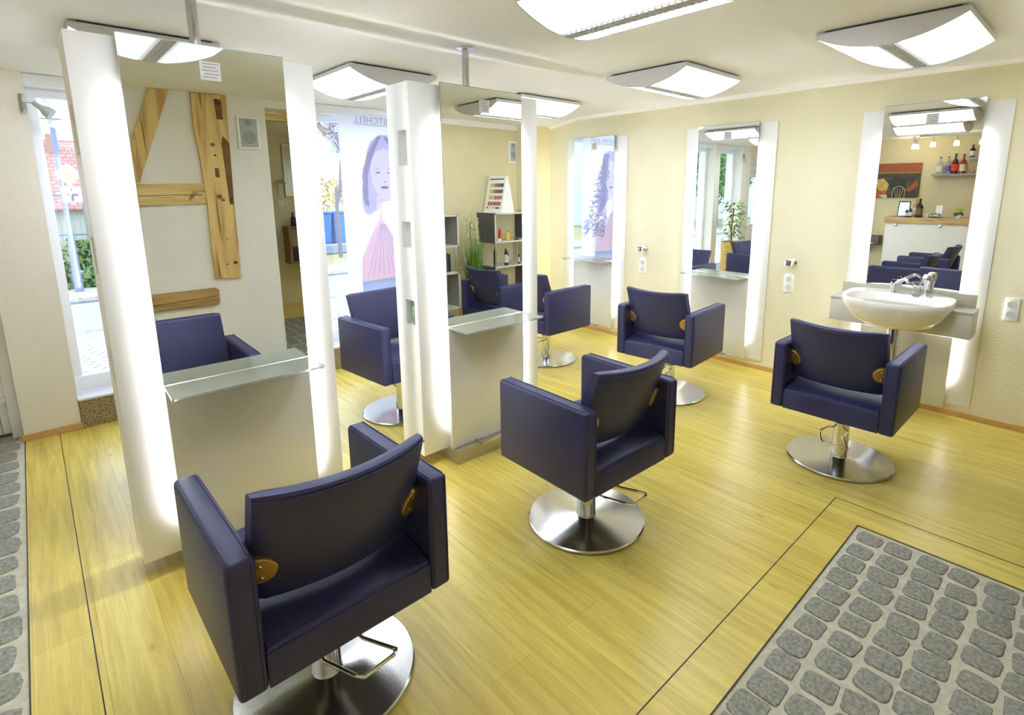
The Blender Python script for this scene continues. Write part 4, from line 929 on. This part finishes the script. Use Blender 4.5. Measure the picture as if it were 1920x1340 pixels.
for k in range(900):
    p = Vector((rnd.uniform(-1.6, 1.6), rnd.uniform(-.5, .5), rnd.uniform(.6, 2.2))); s = .08
    u = Vector((rnd.uniform(-1, 1), rnd.uniform(-1, 1), rnd.uniform(-1, 1))).normalized()*s; v = Vector((rnd.uniform(-1, 1), rnd.uniform(-1, 1), rnd.uniform(-1, 1))).normalized()*s*.6
    f._add([p-u, p+v, p+u, p-v], [(0, 1, 2, 3)])
f.build('foliage', mat('yellow leaf', (190, 160, 70), .7), ys, False); MB().tube([(0, 0, 0), (0, 0, .9)], .05, 6).build('stem', mat('bark pale', (112, 106, 112), .8), ys)
def block(x0, x1, y, h, label, wins, roofc=(190, 160, 156), rz=0):
    root = empty('apartment_house', ((x0+x1)/2, y, GZ), rz, label, 'building'); hw = (x1-x0)/2
    MB().box(-hw, 0, 0, hw, 6, h).build('facade', mat('pale facade', (184, 188, 198), .8), root, False)
    MB().prism([(-.4, h), (2.9, h+2.2), (6.4, h)], 'x', -hw-.2, hw+.2).build('roof', mat('block roof %d' % roofc[0], roofc, .8), root, False)
    for (wx, wz) in wins:
        o = MB().box(wx-.5, -.04, wz, wx+.5, 0, wz+1.3).build('window_casing', pvc, root, False)
        MB().box(wx-.42, -.05, wz+.08, wx+.42, -.03, wz+1.22).build('dark_pane', mat('far pane', (150, 168, 190), .2), o, False)
block(9.5, 19, 30, 6.0, 'pale distant house beyond the bare tree, in the wide window', [(x, z) for x in (-3, -1, 1.2, 3.2) for z in (1.2, 3.8)])
block(-30, -11, 17.5, 7.5, 'white house with small windows behind the green tree, in the middle wall mirror', [(x, z) for x in (-8, -5.6, -3.2, -.8, 1.6, 4, 6.4, 8.5) for z in (.9, 3.6, 5.6)])
def green_tree(x, y, h, label, seed):
    rnd = random.Random(seed); root = empty('leafy_tree', (x, y, GZ), 0, label, 'tree'); f = MB()
    for k in range(3200):
        d_ = Vector((rnd.gauss(0, 1), rnd.gauss(0, 1), rnd.gauss(0, 1))).normalized()*rnd.random()**.4; p = Vector((d_.x*1.9, d_.y*1.9, h*.62+d_.z*h*.42)); s = rnd.uniform(.09, .16)
        u = Vector((rnd.uniform(-1, 1), rnd.uniform(-1, 1), rnd.uniform(-1, 1))).normalized()*s; v = Vector((rnd.uniform(-1, 1), rnd.uniform(-1, 1), rnd.uniform(-1, 1))).normalized()*s*.6
        f._add([p-u, p+v, p+u, p-v], [(0, 1, 2, 3)])
    f.build('foliage', mat('tree green', (96, 136, 72), .7), root, False)
    MB().tube([(0, 0, 0), (.1, 0, h*.3), (0, .1, h*.7)], .12, 8).build('trunk', mat('bark pale', (112, 106, 112), .8), root)
green_tree(-15.5, 14.5, 5.2, 'leafy green tree before the white house, in the middle wall mirror', 5)
